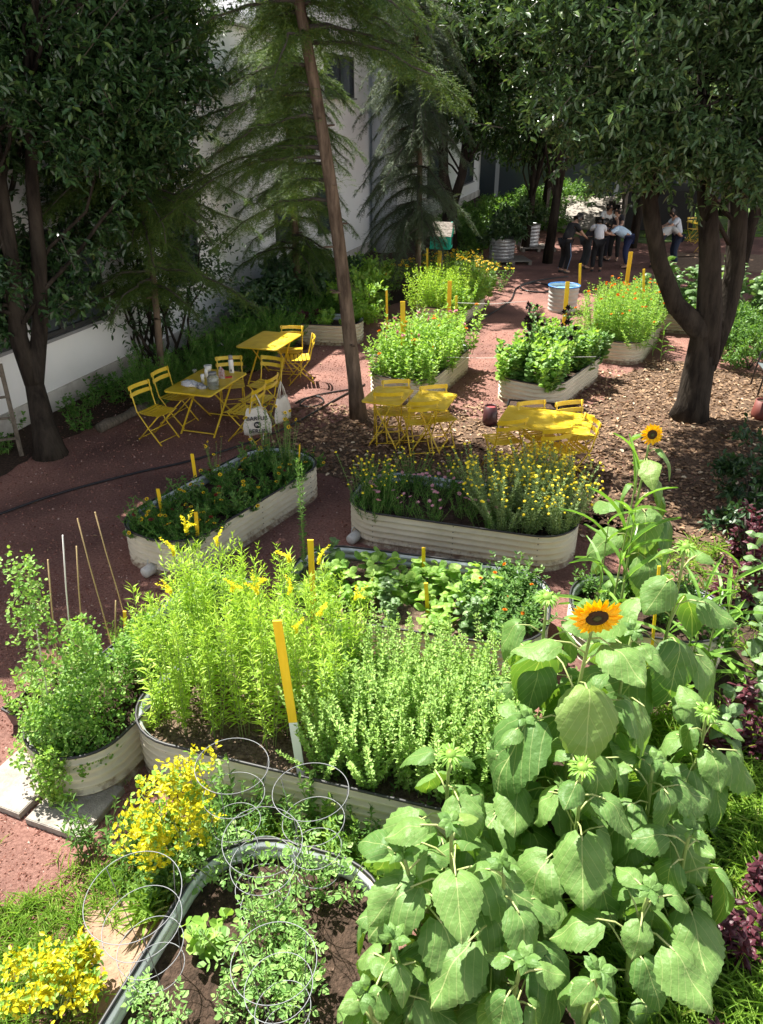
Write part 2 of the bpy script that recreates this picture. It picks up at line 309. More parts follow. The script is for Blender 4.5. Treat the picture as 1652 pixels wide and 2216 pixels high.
# building closing the garden
fb = empty('pale_building', (12, 46, 0), radians(-8), 'pale far building with a dark glazed ground floor closing the garden', 'building')
mb = MB(); box(mb, (3, 2, 7.1), (40, 4, 8.2)); mb.build('wall', mat('pale_far_wall', (.55, .57, .58), .9, (.62, .64, .64), .7), fb, smooth=False)
mb = MB(); box(mb, (3, 2.4, 1.5), (40, 3.2, 3.0)); mb.build('glazed_front', M_pane, fb, smooth=False)
for k in range(12):
    mb = MB(); box(mb, (-15.5+k*3.3, .35, 1.5), (.22, .3, 3)); mb.build('pillar', mat('far_pillar', (.4, .41, .42), .8), fb, smooth=False)
for k in range(9):
    mb = MB(); box(mb, (-13+k*4, -.02, 5.2), (1.6, .1, 1.5)); w = mb.build('window', M_frame, fb, smooth=False); mb = MB(); box(mb, (-13+k*4, -.08, 5.2), (1.4, .04, 1.3)); mb.build('pane', M_pane, w, smooth=False)
# wooden ramp with railings
M_board = mat('weathered_boards', (.20, .175, .15), .85, (.32, .29, .25), 6, .3, 40, stretch=(1, 12, 1))
M_post = mat('grey_timber', (.16, .14, .12), .85, (.24, .21, .18), 5)
M_dark = mat('dark_opening', (.02, .02, .02), .9)
rp = empty('wooden_ramp', (8.2, 33.0, 0), radians(-14), 'weathered wooden ramp with rails rising to the far building behind the group of people', 'ramp')
mb = MB(); box(mb, (0, 1.6, .55), (3.1, 4.2, .08), Matrix.Rotation(radians(11), 3, 'X')); mb.build('deck', M_board, rp, smooth=False)
mb = MB(); box(mb, (2.9, 2.2, .8), (2.6, 3.6, 1.5)); mb.build('landing', M_dark, rp, smooth=False)
for sx in (-1.5, 1.5):
    for k in range(4):
        mb = MB(); y = -.4+k*1.25; box(mb, (sx, y, .75), (.1, .1, 1.6+.25*k)); mb.build('post', M_post, rp, smooth=False)
    for zz in (0, .45):
        mb = MB(); bar(mb, (sx, -.5, 1.45-zz), (sx, 3.5, 2.25-zz), .09, .06); mb.build('handrail', M_post, rp, smooth=False)

# ------------------------------------------------------------------ raised beds
M_cream = mat('cream_corrugated_steel', (.56, .51, .39), .42, (.66, .61, .48), 3, .05, 40, spec=.4)
def soil_splash(m):
    nt, N, L, bs = nodes(m); old = bs.inputs['Base Color'].links[0].from_socket; tc = N.new('ShaderNodeTexCoord'); sx = N.new('ShaderNodeSeparateXYZ'); L.new(tc.outputs['Object'], sx.inputs[0])
    n = N.new('ShaderNodeTexNoise'); n.inputs['Scale'].default_value = 14; n.inputs['Detail'].default_value = 8; n.inputs['Roughness'].default_value = .7; L.new(tc.outputs['Object'], n.inputs['Vector'])
    m1 = N.new('ShaderNodeMapRange'); m1.inputs[1].default_value = 0; m1.inputs[2].default_value = .16; m1.inputs[3].default_value = .34; m1.inputs[4].default_value = -.02; L.new(sx.outputs[2], m1.inputs[0])
    ad = N.new('ShaderNodeMath'); ad.operation = 'ADD'; L.new(n.outputs[0], ad.inputs[0]); L.new(m1.outputs[0], ad.inputs[1])
    m2 = N.new('ShaderNodeMapRange'); m2.inputs[1].default_value = .62; m2.inputs[2].default_value = .85; L.new(ad.outputs[0], m2.inputs[0])
    mx = N.new('ShaderNodeMixRGB'); L.new(m2.outputs[0], mx.inputs[0]); L.new(old, mx.inputs[1]); mx.inputs[2].default_value = (.22, .15, .10, 1); L.new(mx.outputs[0], bs.inputs['Base Color'])
soil_splash(M_cream)
M_galv = mat('galvanised_lining', (.50, .54, .57), .4, (.62, .66, .69), 5, .04, 60, metal=.3)
M_rim = mat('black_rubber_edge', (.02, .02, .022), .5)
M_bolt = mat('steel_bolt', (.10, .10, .10), .4, metal=.7)
BH = .42
def stadium(L, Wd, r, n=9):
    pts = []
    for cx, cy, a0 in ((L/2-r, Wd/2-r, 0), (-L/2+r, Wd/2-r, 90), (-L/2+r, -Wd/2+r, 180), (L/2-r, -Wd/2+r, 270)):
        for k in range(n): a = radians(a0+90*k/(n-1)); pts.append((cx+r*cos(a), cy+r*sin(a), cos(a), sin(a)))
    return np.array(pts)
def inset(path, d): return np.stack([path[:, 0]+path[:, 2]*d, path[:, 1]+path[:, 3]*d], 1)
def bed(name, c, az, L, Wd, label, soil, h=BH, r=None, ribs=6, liner=True, bolts=0, group='corrugated raised beds'):
    """c centre, az: bearing of the long axis from +Y towards +X (degrees)"""
    t = empty(name, (c[0], c[1], 0), radians(90-az), label, 'raised bed', group); r = r or min(.42, Wd*.46)
    pa = stadium(L, Wd, r); n = len(pa); zs = np.linspace(0, h, ribs*8+1)
    def skin(off, amp, z0):
        z = zs[zs >= z0-1e-6]; V = []
        for q in z:
            o = off+amp*(cos(2*pi*(q/h*ribs))*.8+.2*cos(4*pi*(q/h*ribs))); xy = inset(pa, o); V.append(np.column_stack([xy, np.full(n, q)]))
        k = len(z); i = np.arange(k-1)[:, None]*n; j = np.arange(n)[None]; j2 = (j+1) % n
        return np.concatenate(V), np.stack([i+j, i+j2, i+n+j2, i+n+j], -1).reshape(-1, 4)
    V, F = skin(0, .022, 0); MB().add(V, F).build('side_panel', M_cream, t)
    V, F = skin(-.012, .011, h-.26); MB().add(V, F[:, ::-1]).build('lining', M_galv, t)
    mb = MB(); tube(mb, np.column_stack([inset(pa, .017), np.full(n, h+.004)]), .011, 8, closed=True); mb.build('rim', M_rim, t)
    # soil surface: a gently uneven grid clipped to the bed
    sh = inset(pa, -.012); lv = h-.13; mb = MB(); rings = np.linspace(1, .0, 9)[:-1]; V = []
    for k, f in enumerate(rings): V.append(np.column_stack([sh*f, lv+RNG.normal(0, .012 if k else .004, n)]))
    V = np.concatenate(V+[np.array([[0, 0, lv]])]); k = len(rings); i = np.arange(k-1)[:, None]*n; j = np.arange(n)[None]; j2 = (j+1) % n
    F = [list(q) for q in np.stack([i+j, i+j2, i+n+j2, i+n+j], -1).reshape(-1, 4)]+[[(k-1)*n+a, (k-1)*n+(a+1) % n, k*n] for a in range(n)]
    mb.add(V, F); mb.build('soil', soil, t, smooth=True)
    if bolts:
        proto = None
        for sx in (-.36, .0, .36)[:bolts] if bolts < 3 else (-.36, 0., .36):
            for k in range(ribs):
                z = (k+.5)/ribs*h; x = sx*L
                for side in (-1,):
                    if proto is None:
                        bm_ = MB(); lathe(bm_, [(.007, 0), (.006, .004), (.002, .006)], 8); proto = bm_.build('bolt', M_bolt, t); o = proto
                    else: o = proto.copy(); COL.objects.link(o)
                    o.parent = t; o.location = (x, side*(Wd/2+(-.013)), z+0.0); o.rotation_euler = (pi/2, 0, 0)
    return t
def inbed(b_, u, v, z=None):
    """point on the soil of a bed from its own fractions (-1..1)"""
    L, Wd = b_['dims']; R = Matrix.Rotation(b_.rotation_euler[2], 2); q = R @ Vector((u*L/2, v*Wd/2)); return Vector((b_.location.x+q.x, b_.location.y+q.y, BH-.13 if z is None else z))
BED = {}
def mk(k, c, az, L, Wd, label, soil, **kw):
    o = bed('raised_bed', c, az, L, Wd, label, soil, **kw); BED[k] = o; o['dims'] = (L, Wd); return o
mk('A', (-1.82, 5.02), 23, 2.45, .72, 'narrow cream corrugated bed at the left holding tangled peas on canes', M_dirt, bolts=0, r=.34)
mk('B', (-.42, 4.20), 106.8, 2.75, 1.02, 'cream corrugated bed full of goldenrod and small leaved herbs behind the tall yellow stake', M_pale, bolts=3)
mk('C', (-.80, 1.92), 18, 2.5, 1.14, 'nearest raised bed with grey lining, dark soil and wire cages in the foreground', M_dirt)
mk('D', (-1.78, 8.03), 31, 2.6, 1.02, 'cream corrugated bed left of centre with brown eyed yellow flowers and three short stakes', M_dirt, bolts=3)
mk('E', (.92, 7.70), 107, 2.5, 1.1, 'long cream corrugated bed in the centre planted with yellow button flowers', M_dirt, bolts=3)
mk('F', (.30, 5.90), 104, 2.4, 1.2, 'raised bed of squash and bean seedlings with bare pale soil and two yellow stakes', M_pale)
mk('G', (.72, 13.35), 23, 2.5, 1.15, 'cream corrugated bed of zinnias behind the pair of small yellow tables', M_pale, bolts=0)
mk('H', (2.95, 13.02), 33, 2.4, 1.12, 'cream corrugated bed with dark hollyhocks, black planter box in front', M_dirt)
mk('I', (4.95, 15.65), 27, 2.6, 1.15, 'cream corrugated bed crowded with orange marigolds, left of the forked tree', M_pale)
mk('J', (1.66, 18.45), 22, 2.5, 1.1, 'farthest cream bed of the left row, thick with pale green growth', M_dirt)
mk('K', (-1.15, 16.25), 100, 1.5, 1.0, 'short cream bed half hidden behind the leaning trunk, with purple and green lettuce', M_dirt, r=.45)
mk('L', (7.6, 16.9), 108, 3.4, 1.1, 'cream bed behind the forked tree with tall leafy plants', M_dirt)
mk('M', (2.35, 5.65), 105, 1.3, .9, 'grey lined bed mostly hidden behind the sunflowers on the right', M_dirt)

# ------------------------------------------------------------------ bistro furniture
def ymat():
    m = mat('yellow_powder_coat', (.52, .34, .012), .36, (.70, .48, .022), 5, .08, 50, spec=.55, detail=9, thr=(.28, .5), c3=(.74, .54, .06)); return m
YM = ymat()
def make_chair():
    t = empty('folding_chair')
    for s in (-1, 1):
        mb = MB(); x = .19*s
        tube(mb, [(x, -.27, .83), (x, -.235, .66), (x, -.19, .46), (x, 0, .22), (x, .2, .0)], .0105, 6); mb.build('leg', YM, t)
        mb = MB(); tube(mb, [(x*.86, -.26, 0), (x*.86, -.02, .24), (x*.86, .19, .445)], .0105, 6); mb.build('leg', YM, t)
    for (y, z) in ((.17, .045), (-.235, .035), (.02, .2)):
        mb = MB(); tube(mb, [(-.19, y, z), (.19, y, z)], .007, 6); mb.build('crossbar', YM, t)
    mb = MB()
    for k in range(6):
        y = -.165+k*.07; V = []
        for i, x in enumerate(np.linspace(-.205, .205, 7)):
            zz = .452-.012*(1-(x/.205)**2)-.01*sin(pi*(k/5)); V += [(x, y-.027, zz), (x, y+.027, zz), (x, y+.027, zz+.006), (x, y-.027, zz+.006)]
        F = []
        for i in range(6):
            a = i*4
            for q in range(4): F.append([a+q, a+(q+1) % 4, a+4+(q+1) % 4, a+4+q])
        F += [[3, 2, 1, 0], [24, 25, 26, 27]]; mb.add(V, F)
    mb.build('seat', YM, t, smooth=False)
    for z0, yy in ((.79, -.262), (.69, -.242)):
        mb = MB(); V = []
        for x in np.linspace(-.215, .215, 9):
            y = yy-.035*(1-(x/.215)**2)
            V += [(x, y-.004, z0-.026), (x, y+.004, z0-.026), (x, y-.005, z0+.03), (x, y-.013, z0+.03)]
        F = []
        for i in range(8):
            a = i*4
            for q in range(4): F.append([a+q, a+4+q, a+4+(q+1) % 4, a+(q+1) % 4])
        F += [[0, 1, 2, 3], [35, 34, 33, 32]]; mb.add(V, F); mb.build('back_slat', YM, t, smooth=False)
    return t
CH0 = make_chair(); CH_used = [False]
def chair(px, py, deg, label, group='yellow folding chairs'):
    """px, py: the middle of the top slat in the photo; deg: heading the sitter faces, from +Y towards +X"""
    p = P(px, py, .82); f = Vector((sin(radians(deg)), cos(radians(deg)))); o = CH0 if not CH_used[0] else dup(CH0); CH_used[0] = True
    o.location = (p.x+f.x*.28, p.y+f.y*.28, 0); o.rotation_euler = (0, 0, -radians(deg)); tag(o, label, 'chair', group); return o
def make_table(L, Wd):
    t = empty('bistro_table'); pa = stadium(L, Wd, .05, 6); n = len(pa); mb = MB()
    V = np.concatenate([np.column_stack([pa[:, :2], np.full(n, z)]) for z in (.695, .712)]+[np.column_stack([inset(pa, -.006), np.full(n, z)]) for z in (.717, .69)])
    F = [list(q) for a, b_ in ((0, 1), (1, 2), (3, 0)) for q in [[a*n+i, a*n+(i+1) % n, b_*n+(i+1) % n, b_*n+i] for i in range(n)]]
    F += [[2*n+i for i in range(n)], [3*n+i for i in range(n)][::-1]]; mb.add(V, F); mb.build('tabletop', YM, t, smooth=False)
    for s in (-1, 1):
        yy = Wd*.36-(0.025 if s > 0 else 0)
        for v in (-1, 1):
            mb = MB(); bar(mb, (s*L*.36, v*yy, .0), (-s*L*.26, v*yy, .69), .026, .012); mb.build('leg', YM, t, smooth=False)
        mb = MB(); bar(mb, (s*L*.33, -yy, .05), (s*L*.33, yy, .05), .02, .012); mb.build('crossbar', YM, t, smooth=False)
        mb = MB(); bar(mb, (-s*L*.26, -yy, .682), (-s*L*.26, yy, .682), .025, .012); mb.build('crossbar', YM, t, smooth=False)
    return t
def table(L, Wd, x, y, deg, label):
    t = make_table(L, Wd); t.location = (x, y, 0); t.rotation_euler = (0, 0, radians(deg)); tag(t, label, 'table', 'yellow bistro tables'); return t
T1 = table(1.17, .77, -2.62, 11.12, 72, 'yellow folding table cluttered with a glass jar, bottle and plastic bags, at the left')
T2 = table(1.12, .77, -1.98, 13.47, 72, 'bare bright yellow table in full sun by the leaning trunk')
def cen(pts): q = [P(x, y, .715) for x, y in pts]; return sum(q, Vector())/4
c = cen([(780, 868), (867, 876), (900, 843), (813, 836)]); T3 = table(.57, .72, c.x, c.y, -19, 'left of the two small yellow tables pushed together beside the trunk')
c = cen([(870, 877), (962, 886), (989, 853), (903, 844)]); T3b = table(.57, .72, c.x+.03, c.y, -19, 'right of the two small yellow tables pushed together')
c = cen([(1072, 917), (1270, 945), (1295, 895), (1100, 878)]); T4 = table(1.17, .77, c.x, c.y, -20, 'dappled yellow table in front of the black planter box, five chairs around it')
chair(299, 829, 118, 'yellow folding chair nearest the camera at the left side of the cluttered table')
chair(344, 800, 112, 'second yellow folding chair on the wall side of the cluttered table')
chair(495, 771, 168, 'yellow folding chair behind the white bottle at the far end of the cluttered table')
cA = chair(562, 838, 290, 'yellow folding chair with the lettered tote bag hanging from its back')
cB = chair(590, 815, 290, 'yellow folding chair with the plain tote bag hanging from its back')
chair(590, 772, 205, 'yellow folding chair with a sunlit seat between the two left tables')
chair(632, 705, 183, 'yellow folding chair behind the bare bright yellow table')
chair(679, 727, 262, 'yellow folding chair in the sun at the right side of the bare yellow table')
chair(857, 822, 172, 'yellow folding chair on the far side of the left small table')
chair(938, 834, 164, 'yellow folding chair on the far side of the right small table')
chair(841, 849, 358, 'yellow folding chair on the near side of the left small table')
chair(918, 868, 350, 'yellow folding chair on the near side of the right small table')
chair(1150, 868, 165, 'left yellow chair on the far side of the dappled table, before the black planter')
chair(1232, 868, 163, 'right yellow chair on the far side of the dappled table')
chair(1112, 908, 343, 'left yellow chair on the near side of the dappled table behind the button flowers')
chair(1210, 927, 342, 'right yellow chair on the near side of the dappled table')
chair(1285, 905, 255, 'yellow chair seen edge on at the right end of the dappled table')
far_t = table(1.0, .7, *P(1515, 525, 0)[:2], 10, 'far yellow table beyond the forked tree'); 
chair(1500, 470, 170, 'far yellow chair behind the forked tree'); chair(1545, 492, 250, 'far yellow chair at the right, beyond the forked tree')

# things on the cluttered table
def on_t1(px, py): return P(px, py, .718)
def things_on_table():
    M_glass = mat('jar_glass', (.55, .6, .52), .08, spec=.8); nodes(M_glass)[3].inputs['Transmission Weight'].default_value = .7
    M_w = mat('white_plastic', (.75, .75, .72), .4); M_red = mat('red_plastic', (.45, .03, .03), .4)
    o = empty('glass_jar', on_t1(463, 841), 0, 'large clear glass drink jar with pale liquid on the cluttered table', 'jar')
    mb = MB(); lathe(mb, [(.075, 0), (.085, .01), (.085, .17), (.06, .2), (.055, .22)], 20); mb.build('jar_body', M_glass, o)
    mb = MB(); lathe(mb, [(.076, .012), (.078, .12)], 20); mb.build('drink', mat('pale_drink', (.42, .4, .2), .2), o)
    mb = MB(); lathe(mb, [(.06, .222), (.062, .245), (.055, .25)], 20); mb.build('lid', mat('grey_lid', (.2, .2, .2), .4), o)
    o = empty('water_bottle', on_t1(502, 806) , 0, 'tall white insulated bottle with a grey cap on the cluttered table', 'bottle')
    mb = MB(); lathe(mb, [(.036, 0), (.038, .005), (.038, .19), (.03, .21)], 18); mb.build('bottle_body', M_w, o)
    mb = MB(); lathe(mb, [(.031, .211), (.033, .225), (.033, .26), (.024, .272)], 18); mb.build('cap', mat('grey_cap', (.25, .24, .24), .5), o)
    mb = MB(); lathe(mb, [(.0315, .2095), (.0345, .2150)], 18, cap=(False, False)); mb.build('red_band', M_red, o)
    mb = MB(); box(mb, (0, -.0385, .04), (.02, .004, .028)); box(mb, (0, -.0386, .06), (.01, .004, .014)); mb.build('emblem', mat('black_ink', (.02, .02, .02), .6), o, smooth=False)
    o = empty('plastic_tub', on_t1(451, 802), 0, 'short white tub behind the glass jar', 'tub')
    mb = MB(); lathe(mb, [(.045, 0), (.06, .07)], 18); mb.build('tub_body', M_w, o); mb = MB(); lathe(mb, [(.063, .071), (.063, .085), (.05, .087)], 18); mb.build('lid', M_w, o)
    for k, (x, y, lab) in enumerate(((412, 834, 'crumpled clear plastic bag of snacks at the near end of the cluttered table'), (436, 840, 'small dark crinkled snack bag beside the plastic bag'), (481, 818, 'crinkled snack bag between the glass jar and the white bottle'))):
        rg = np.random.default_rng(k); u = np.linspace(0, 2*pi, 15)[:-1]; V = []; s = (.17, .09, .06)[k]
        for q, (rr, z) in enumerate(((.9, 0), (1, .02), (.8, .05), (.4, .075))):
            a = rr*s*(1+rg.normal(0, .14, 14)); V.append(np.column_stack([a*np.cos(u), .6*a*np.sin(u), z*(1.0 if k < 2 else 2.2)+rg.normal(0, .006, 14)*(q > 0)]))
        mb = MB(); n = 14; F = [[q*n+i, q*n+(i+1) % n, (q+1)*n+(i+1) % n, (q+1)*n+i] for q in range(3) for i in range(n)]+[[3*n+i for i in range(n)]]
        mb.add(np.concatenate(V), F); o = mb.build('snack_bag', (mat('crinkled_clear_bag', (.5, .5, .5), .2, (.75, .75, .77), 18, .6, 60), mat('dark_bag', (.08, .09, .12), .3, (.4, .4, .42), 25), mat('silver_red_bag', (.35, .08, .07), .3, (.6, .6, .6), 30))[k], smooth=False)
        o.location = on_t1(x, y); o.rotation_euler = (0, 0, -.5); tag(o, lab, 'bag')
    for k, (x, y, hh, lab) in enumerate(((440, 828, .13, 'white paper cup left of the glass jar'), (448, 818, .15, 'tall pale bottle just behind the glass jar'), (422, 806, .05, 'clear cup at the wall side of the cluttered table'))):
        mb = MB(); lathe(mb, [(.022, 0), (.03, hh*.7), (.03 if k != 1 else .015, hh)], 14); o = mb.build('cup' if k != 1 else 'small_bottle', M_w if k < 2 else M_glass); o.location = on_t1(x, y); tag(o, lab, 'cup' if k != 1 else 'bottle')
    mb = MB(); box(mb, (0, 0, .008), (.12, .05, .016)); o = mb.build('red_packet', M_red, smooth=False); o.location = on_t1(494, 817); o.rotation_euler = (0, 0, .4); tag(o, 'small flat red packet beside the white bottle', 'packet')
things_on_table()
M_canvas = mat('natural_canvas', (.62, .57, .48), .9, (.72, .67, .58), 6, .5, 25)
def text_mesh(s, size, m, parent, loc, rot):
    cu = bpy.data.curves.new('t', 'FONT'); cu.body = s; cu.size = size; cu.align_x = 'CENTER'; cu.align_y = 'CENTER'; cu.extrude = .0008; cu.offset = size*.02; cu.space_character = 1.05
    ob = bpy.data.objects.new('t', cu); COL.objects.link(ob); bpy.context.view_layer.update()
    me = bpy.data.meshes.new_from_object(ob.evaluated_get(bpy.context.evaluated_depsgraph_get())); bpy.data.objects.remove(ob); bpy.data.curves.remove(cu)
    me.materials.clear(); me.materials.append(m); o = bpy.data.objects.new('lettering', me); COL.objects.link(o); o.parent = parent; o.location = loc; o.rotation_euler = rot; return o
def tote(loc, rz, w, h, label, lettered):
    t = empty('tote_bag', loc, rz, label, 'tote bag'); mb = MB(); nx, nz = 11, 9; V = []
    for side in (-1, 1):
        for k in range(nz):
            f = k/(nz-1); ww = w*(.62+.38*min(1, (1-f)*1.6)**.8)
            for i in range(nx):
                u = i/(nx-1)*2-1; puff = .05*sqrt(max(0, 1-u*u))*(.35+.9*(1-f))*(1 if f > .02 else .5)
                V.append((u*ww/2+.006*sin(9*f+u*4), side*(puff+.006*sin(u*11+f*5)*(1-abs(u))), -h+f*h+.012*sin(u*3)))
    F = []; m = nx*nz
    for s in (0, 1):
        for k in range(nz-1):
            for i in range(nx-1): a = s*m+k*nx+i; F.append([a, a+1, a+nx+1, a+nx] if s == 0 else [a+nx, a+nx+1, a+1, a])
    for i in range(nx-1): F.append([i+1, i, m+i, m+i+1])
    for k in range(nz-1):
        for i in (0, nx-1): a = k*nx+i; F.append([a, a+nx, m+a+nx, m+a] if i == 0 else [a+nx, a, m+a, m+a+nx])
    mb.add(V, F); mb.build('bag_body', M_canvas, t)
    for s in (-1, 1):
        mb = MB(); tube(mb, [(-w*.2, s*.02, -.02), (-w*.12, s*.015, .12), (-.01, 0, .235), (w*.1, s*.015, .12), (w*.2, s*.02, -.02)], .009, 6); mb.build('handle', M_canvas, t)
    if lettered:
        mb = MB(); tube(mb, [(-w*.34, .0, -h+.03), (-w*.25, -.03, -h-.12), (0, -.04, -h-.25), (w*.14, -.03, -h-.2), (w*.2, 0, -h+.03)], .008, 6); mb.build('hanging_strap', M_canvas, t)
        ink = mat('black_ink', (.02, .02, .02), .6)
        text_mesh('BARFUß', .082, ink, t, (0, -.066, -.145), (pi/2, 0, 0)); text_mesh('BERLIN', .082, ink, t, (0.005, -.068, -.335), (pi/2, 0, 0))
        mb = MB(); lathe(mb, [(.05, 0), (.05, .003)], 20); o = mb.build('round_mark', ink, t); o.location = (0, -.062, -.24); o.rotation_euler = (pi/2, 0, 0)
        text_mesh('IN', .058, mat('canvas_letter', (.68, .63, .54), .9), t, (0, -.0705, -.24), (pi/2, 0, 0))
    return t
p = P(557, 842, .80); tote((p.x-.02, p.y-.10, .56), radians(10), .40, .40, 'cream canvas tote bag with bold black lettering, hanging from a chair back', True)
p = P(600, 822, .80); tote((p.x+.06, p.y-.04, .56), radians(55), .36, .38, 'plain cream tote bag with no lettering on the right hand chair', False)

# ------------------------------------------------------------------ stakes, canes, cages
M_stake = mat('yellow_painted_wood', (.78, .50, .01), .5, (.86, .57, .02), 5, .1, 60, stretch=(6, 6, 1)); M_white = mat('white_painted_wood', (.74, .76, .78), .5)
def stake(x0, y0, x1, y1, zb, w, label, white=0., th=.014, m=None, lo=None, grp='yellow marker stakes'):
    b_ = P(x1, y1, zb) if lo is None else PY(x1, y1, lo); t_ = PY(x0, y0, b_.y); m = m or M_stake; b2 = b_-(t_-b_).normalized()*.12
    e = empty('marker_stake', b_, 0, label, 'stake', grp); d = (t_-b_); mb = MB(); bar(mb, d*white, d, w, th, (0, 1, 0)); mb.build('yellow_blade' if m is M_stake else 'blade', m, e, smooth=False)
    mb = MB(); bar(mb, b2-b_, d*white if white else d*.02, w*.99, th, (0, 1, 0)); mb.build('lower_end', M_white if white else m, e, smooth=False)
    return e
stake(600, 1343, 652, 1672, .33, .056, 'tallest and nearest yellow stake, white at its foot, leaning between goldenrod and herbs', .36)
stake(672, 1168, 680, 1345, .40, .05, 'broad yellow stake standing in the goldenrod at the left corner of the squash bed')
stake(917, 1185, 917, 1245, .33, .034, 'yellow stake at the back of the squash bed')
stake(922, 1262, 927, 1345, .33, .034, 'yellow stake in the middle of the squash bed')
stake(806, 1250, 806, 1288, .33, .018, 'tiny thin yellow stake among the squash leaves')
stake(416, 982, 425, 1045, .35, .038, 'yellow stake at the far left edge of the brown eyed flower bed')
stake(342, 1058, 351, 1112, .35, .036, 'yellow stake halfway along the left edge of the brown eyed flower bed')
stake(424, 1108, 429, 1168, .35, .038, 'yellow stake at the near rounded end of the brown eyed flower bed')
stake(649, 962, 647, 1012, .35, .018, 'thin yellow stake at the far right end of the brown eyed flower bed')
stake(270, 1323, 273, 1378, .35, .026, 'short yellow stake at the back of the pea bed')
stake(872, 652, 873, 806, .35, .08, 'broad yellow stake with a white lower third at the near end of the zinnia bed', .3)
stake(837, 628, 838, 700, .5, .045, 'yellow stake on the left edge of the zinnia bed')
stake(974, 608, 971, 690, .5, .085, 'broad yellow stake at the back right of the zinnia bed')
stake(988, 640, 986, 755, .35, .045, 'thin stake, yellow above and white below, at the right edge of the zinnia bed', .35)
stake(953, 542, 950, 580, .8, .1, 'broad yellow stake at the back of the farthest left bed'); stake(925, 537, 925, 580, .8, .05, 'slim yellow stake at the back left of the farthest left bed')
stake(1229, 610, 1221, 705, .5, .085, 'broad yellow stake at the back of the hollyhock bed'); stake(1366, 545, 1357, 610, .5, .1, 'broad yellow stake at the back of the marigold bed')
stake(1394, 582, 1391, 706, .4, .045, 'tall thin stake with a white foot at the right edge of the marigold bed', .3); stake(1291, 700, 1297, 730, .35, .06, 'short leaning yellow stake at the near left corner of the marigold bed')
stake(1369, 685, 1369, 734, .35, .04, 'short thin yellow stake at the near right corner of the marigold bed'); stake(1256, 570, 1255, 610, .6, .06, 'slim yellow stake at the far left corner of the marigold bed')
stake(1427, 1225, 1410, 1420, .3, .022, 'orange yellow cane stake standing behind the big sunflower leaves')
M_cane = mat('bamboo_cane', (.34, .24, .11), .6, (.46, .34, .17), 20, stretch=(1, 1, 6)); M_wcane = mat('whitened_cane', (.62, .6, .56), .5)
for x0, y0, x1, y1, wt, lab in ((205, 1108, 275, 1350, 0, 'longest bamboo cane, rightmost of the leaning pair in the pea bed'), (167, 1122, 243, 1400, 0, 'bamboo cane leaning left of the longest one in the pea bed'), (135, 1158, 160, 1480, 1, 'whitish cane with a string tied at its top in the pea bed'),
        (103, 1211, 130, 1490, 0, 'upright bamboo cane at the left of the pea bed'), (70, 1295, 112, 1560, 1, 'short whitened cane, leftmost in the pea bed'), (250, 1300, 252, 1430, 0, 'short straight bamboo cane near the yellow stake in the pea bed'), (165, 1182, 182, 1430, 0, 'thin cane in the middle of the pea tangle')):
    b_ = P(x1, y1, .32); mb = MB(); t_ = PY(x0, y0, b_.y); tube(mb, [(0, 0, -.05), *(((t_-b_)*f)+Vector((.008*sin(f*9), 0, 0)) for f in (.33, .66, 1))], .0055, 6); o = mb.build('bamboo_cane', M_wcane if wt else M_cane); o.location = b_; tag(o, lab, 'cane', 'canes in the pea bed')
M_wire = mat('galvanised_wire', (.17, .18, .19), .5, metal=.2); M_leg = mat('dark_wire', (.14, .14, .15), .45, metal=.4)
def cage(px, py, z, label, tilt=(0, 0), r0=.2):
    p = P(px, py, z); g = .28; t = empty('tomato_cage', (p.x, p.y, g), 0, label, 'tomato cage', 'wire tomato cages'); H = z-g
    hs = [H, H*.74, H*.49, H*.27]; rs = [r0, r0*.84, r0*.72, r0*.6]; a = np.linspace(0, 2*pi, 41)[:-1]
    for k, (h, r) in enumerate(zip(hs, rs)):
        mb = MB(); e = RNG.uniform(.97, 1.03); V = np.column_stack([r*e*np.cos(a), r/e*np.sin(a), h+.012*np.sin(a+k)]); tube(mb, V, .0021, 6, closed=True); mb.build('ring', M_wire, t)
    for k in range(3):
        an = 2*pi*k/3+RNG.uniform(0, 1); mb = MB(); q = [(r*cos(an)*1.0, r*sin(an), h) for h, r in zip(hs, rs)]+[(rs[-1]*.7*cos(an), rs[-1]*.7*sin(an), -.08)]; tube(mb, q, .002, 5); mb.build('upright_wire', M_leg, t)
    t.rotation_euler = (radians(tilt[0]), radians(tilt[1]), 0); return t
cage(311, 1926, 1.07, 'wire tomato cage over the tan earth patch, nearest the bottom left', (2, -3), .225)
cage(489, 1664, 1.12, 'wire tomato cage standing in front of the cream bed beside the yellow shrub', (-2, 2), .2)
cage(683, 1725, 1.10, 'wire tomato cage in front of the tall stake, rightmost of the three at the back', (-3, -2), .2)
cage(548, 1809, 1.02, 'wire tomato cage in the middle, overlapping the back end of the nearest bed', (2, 4), .2)
cage(611, 2081, .98, 'wire tomato cage at the lower centre over the young tomato plants', (0, -3), .185)

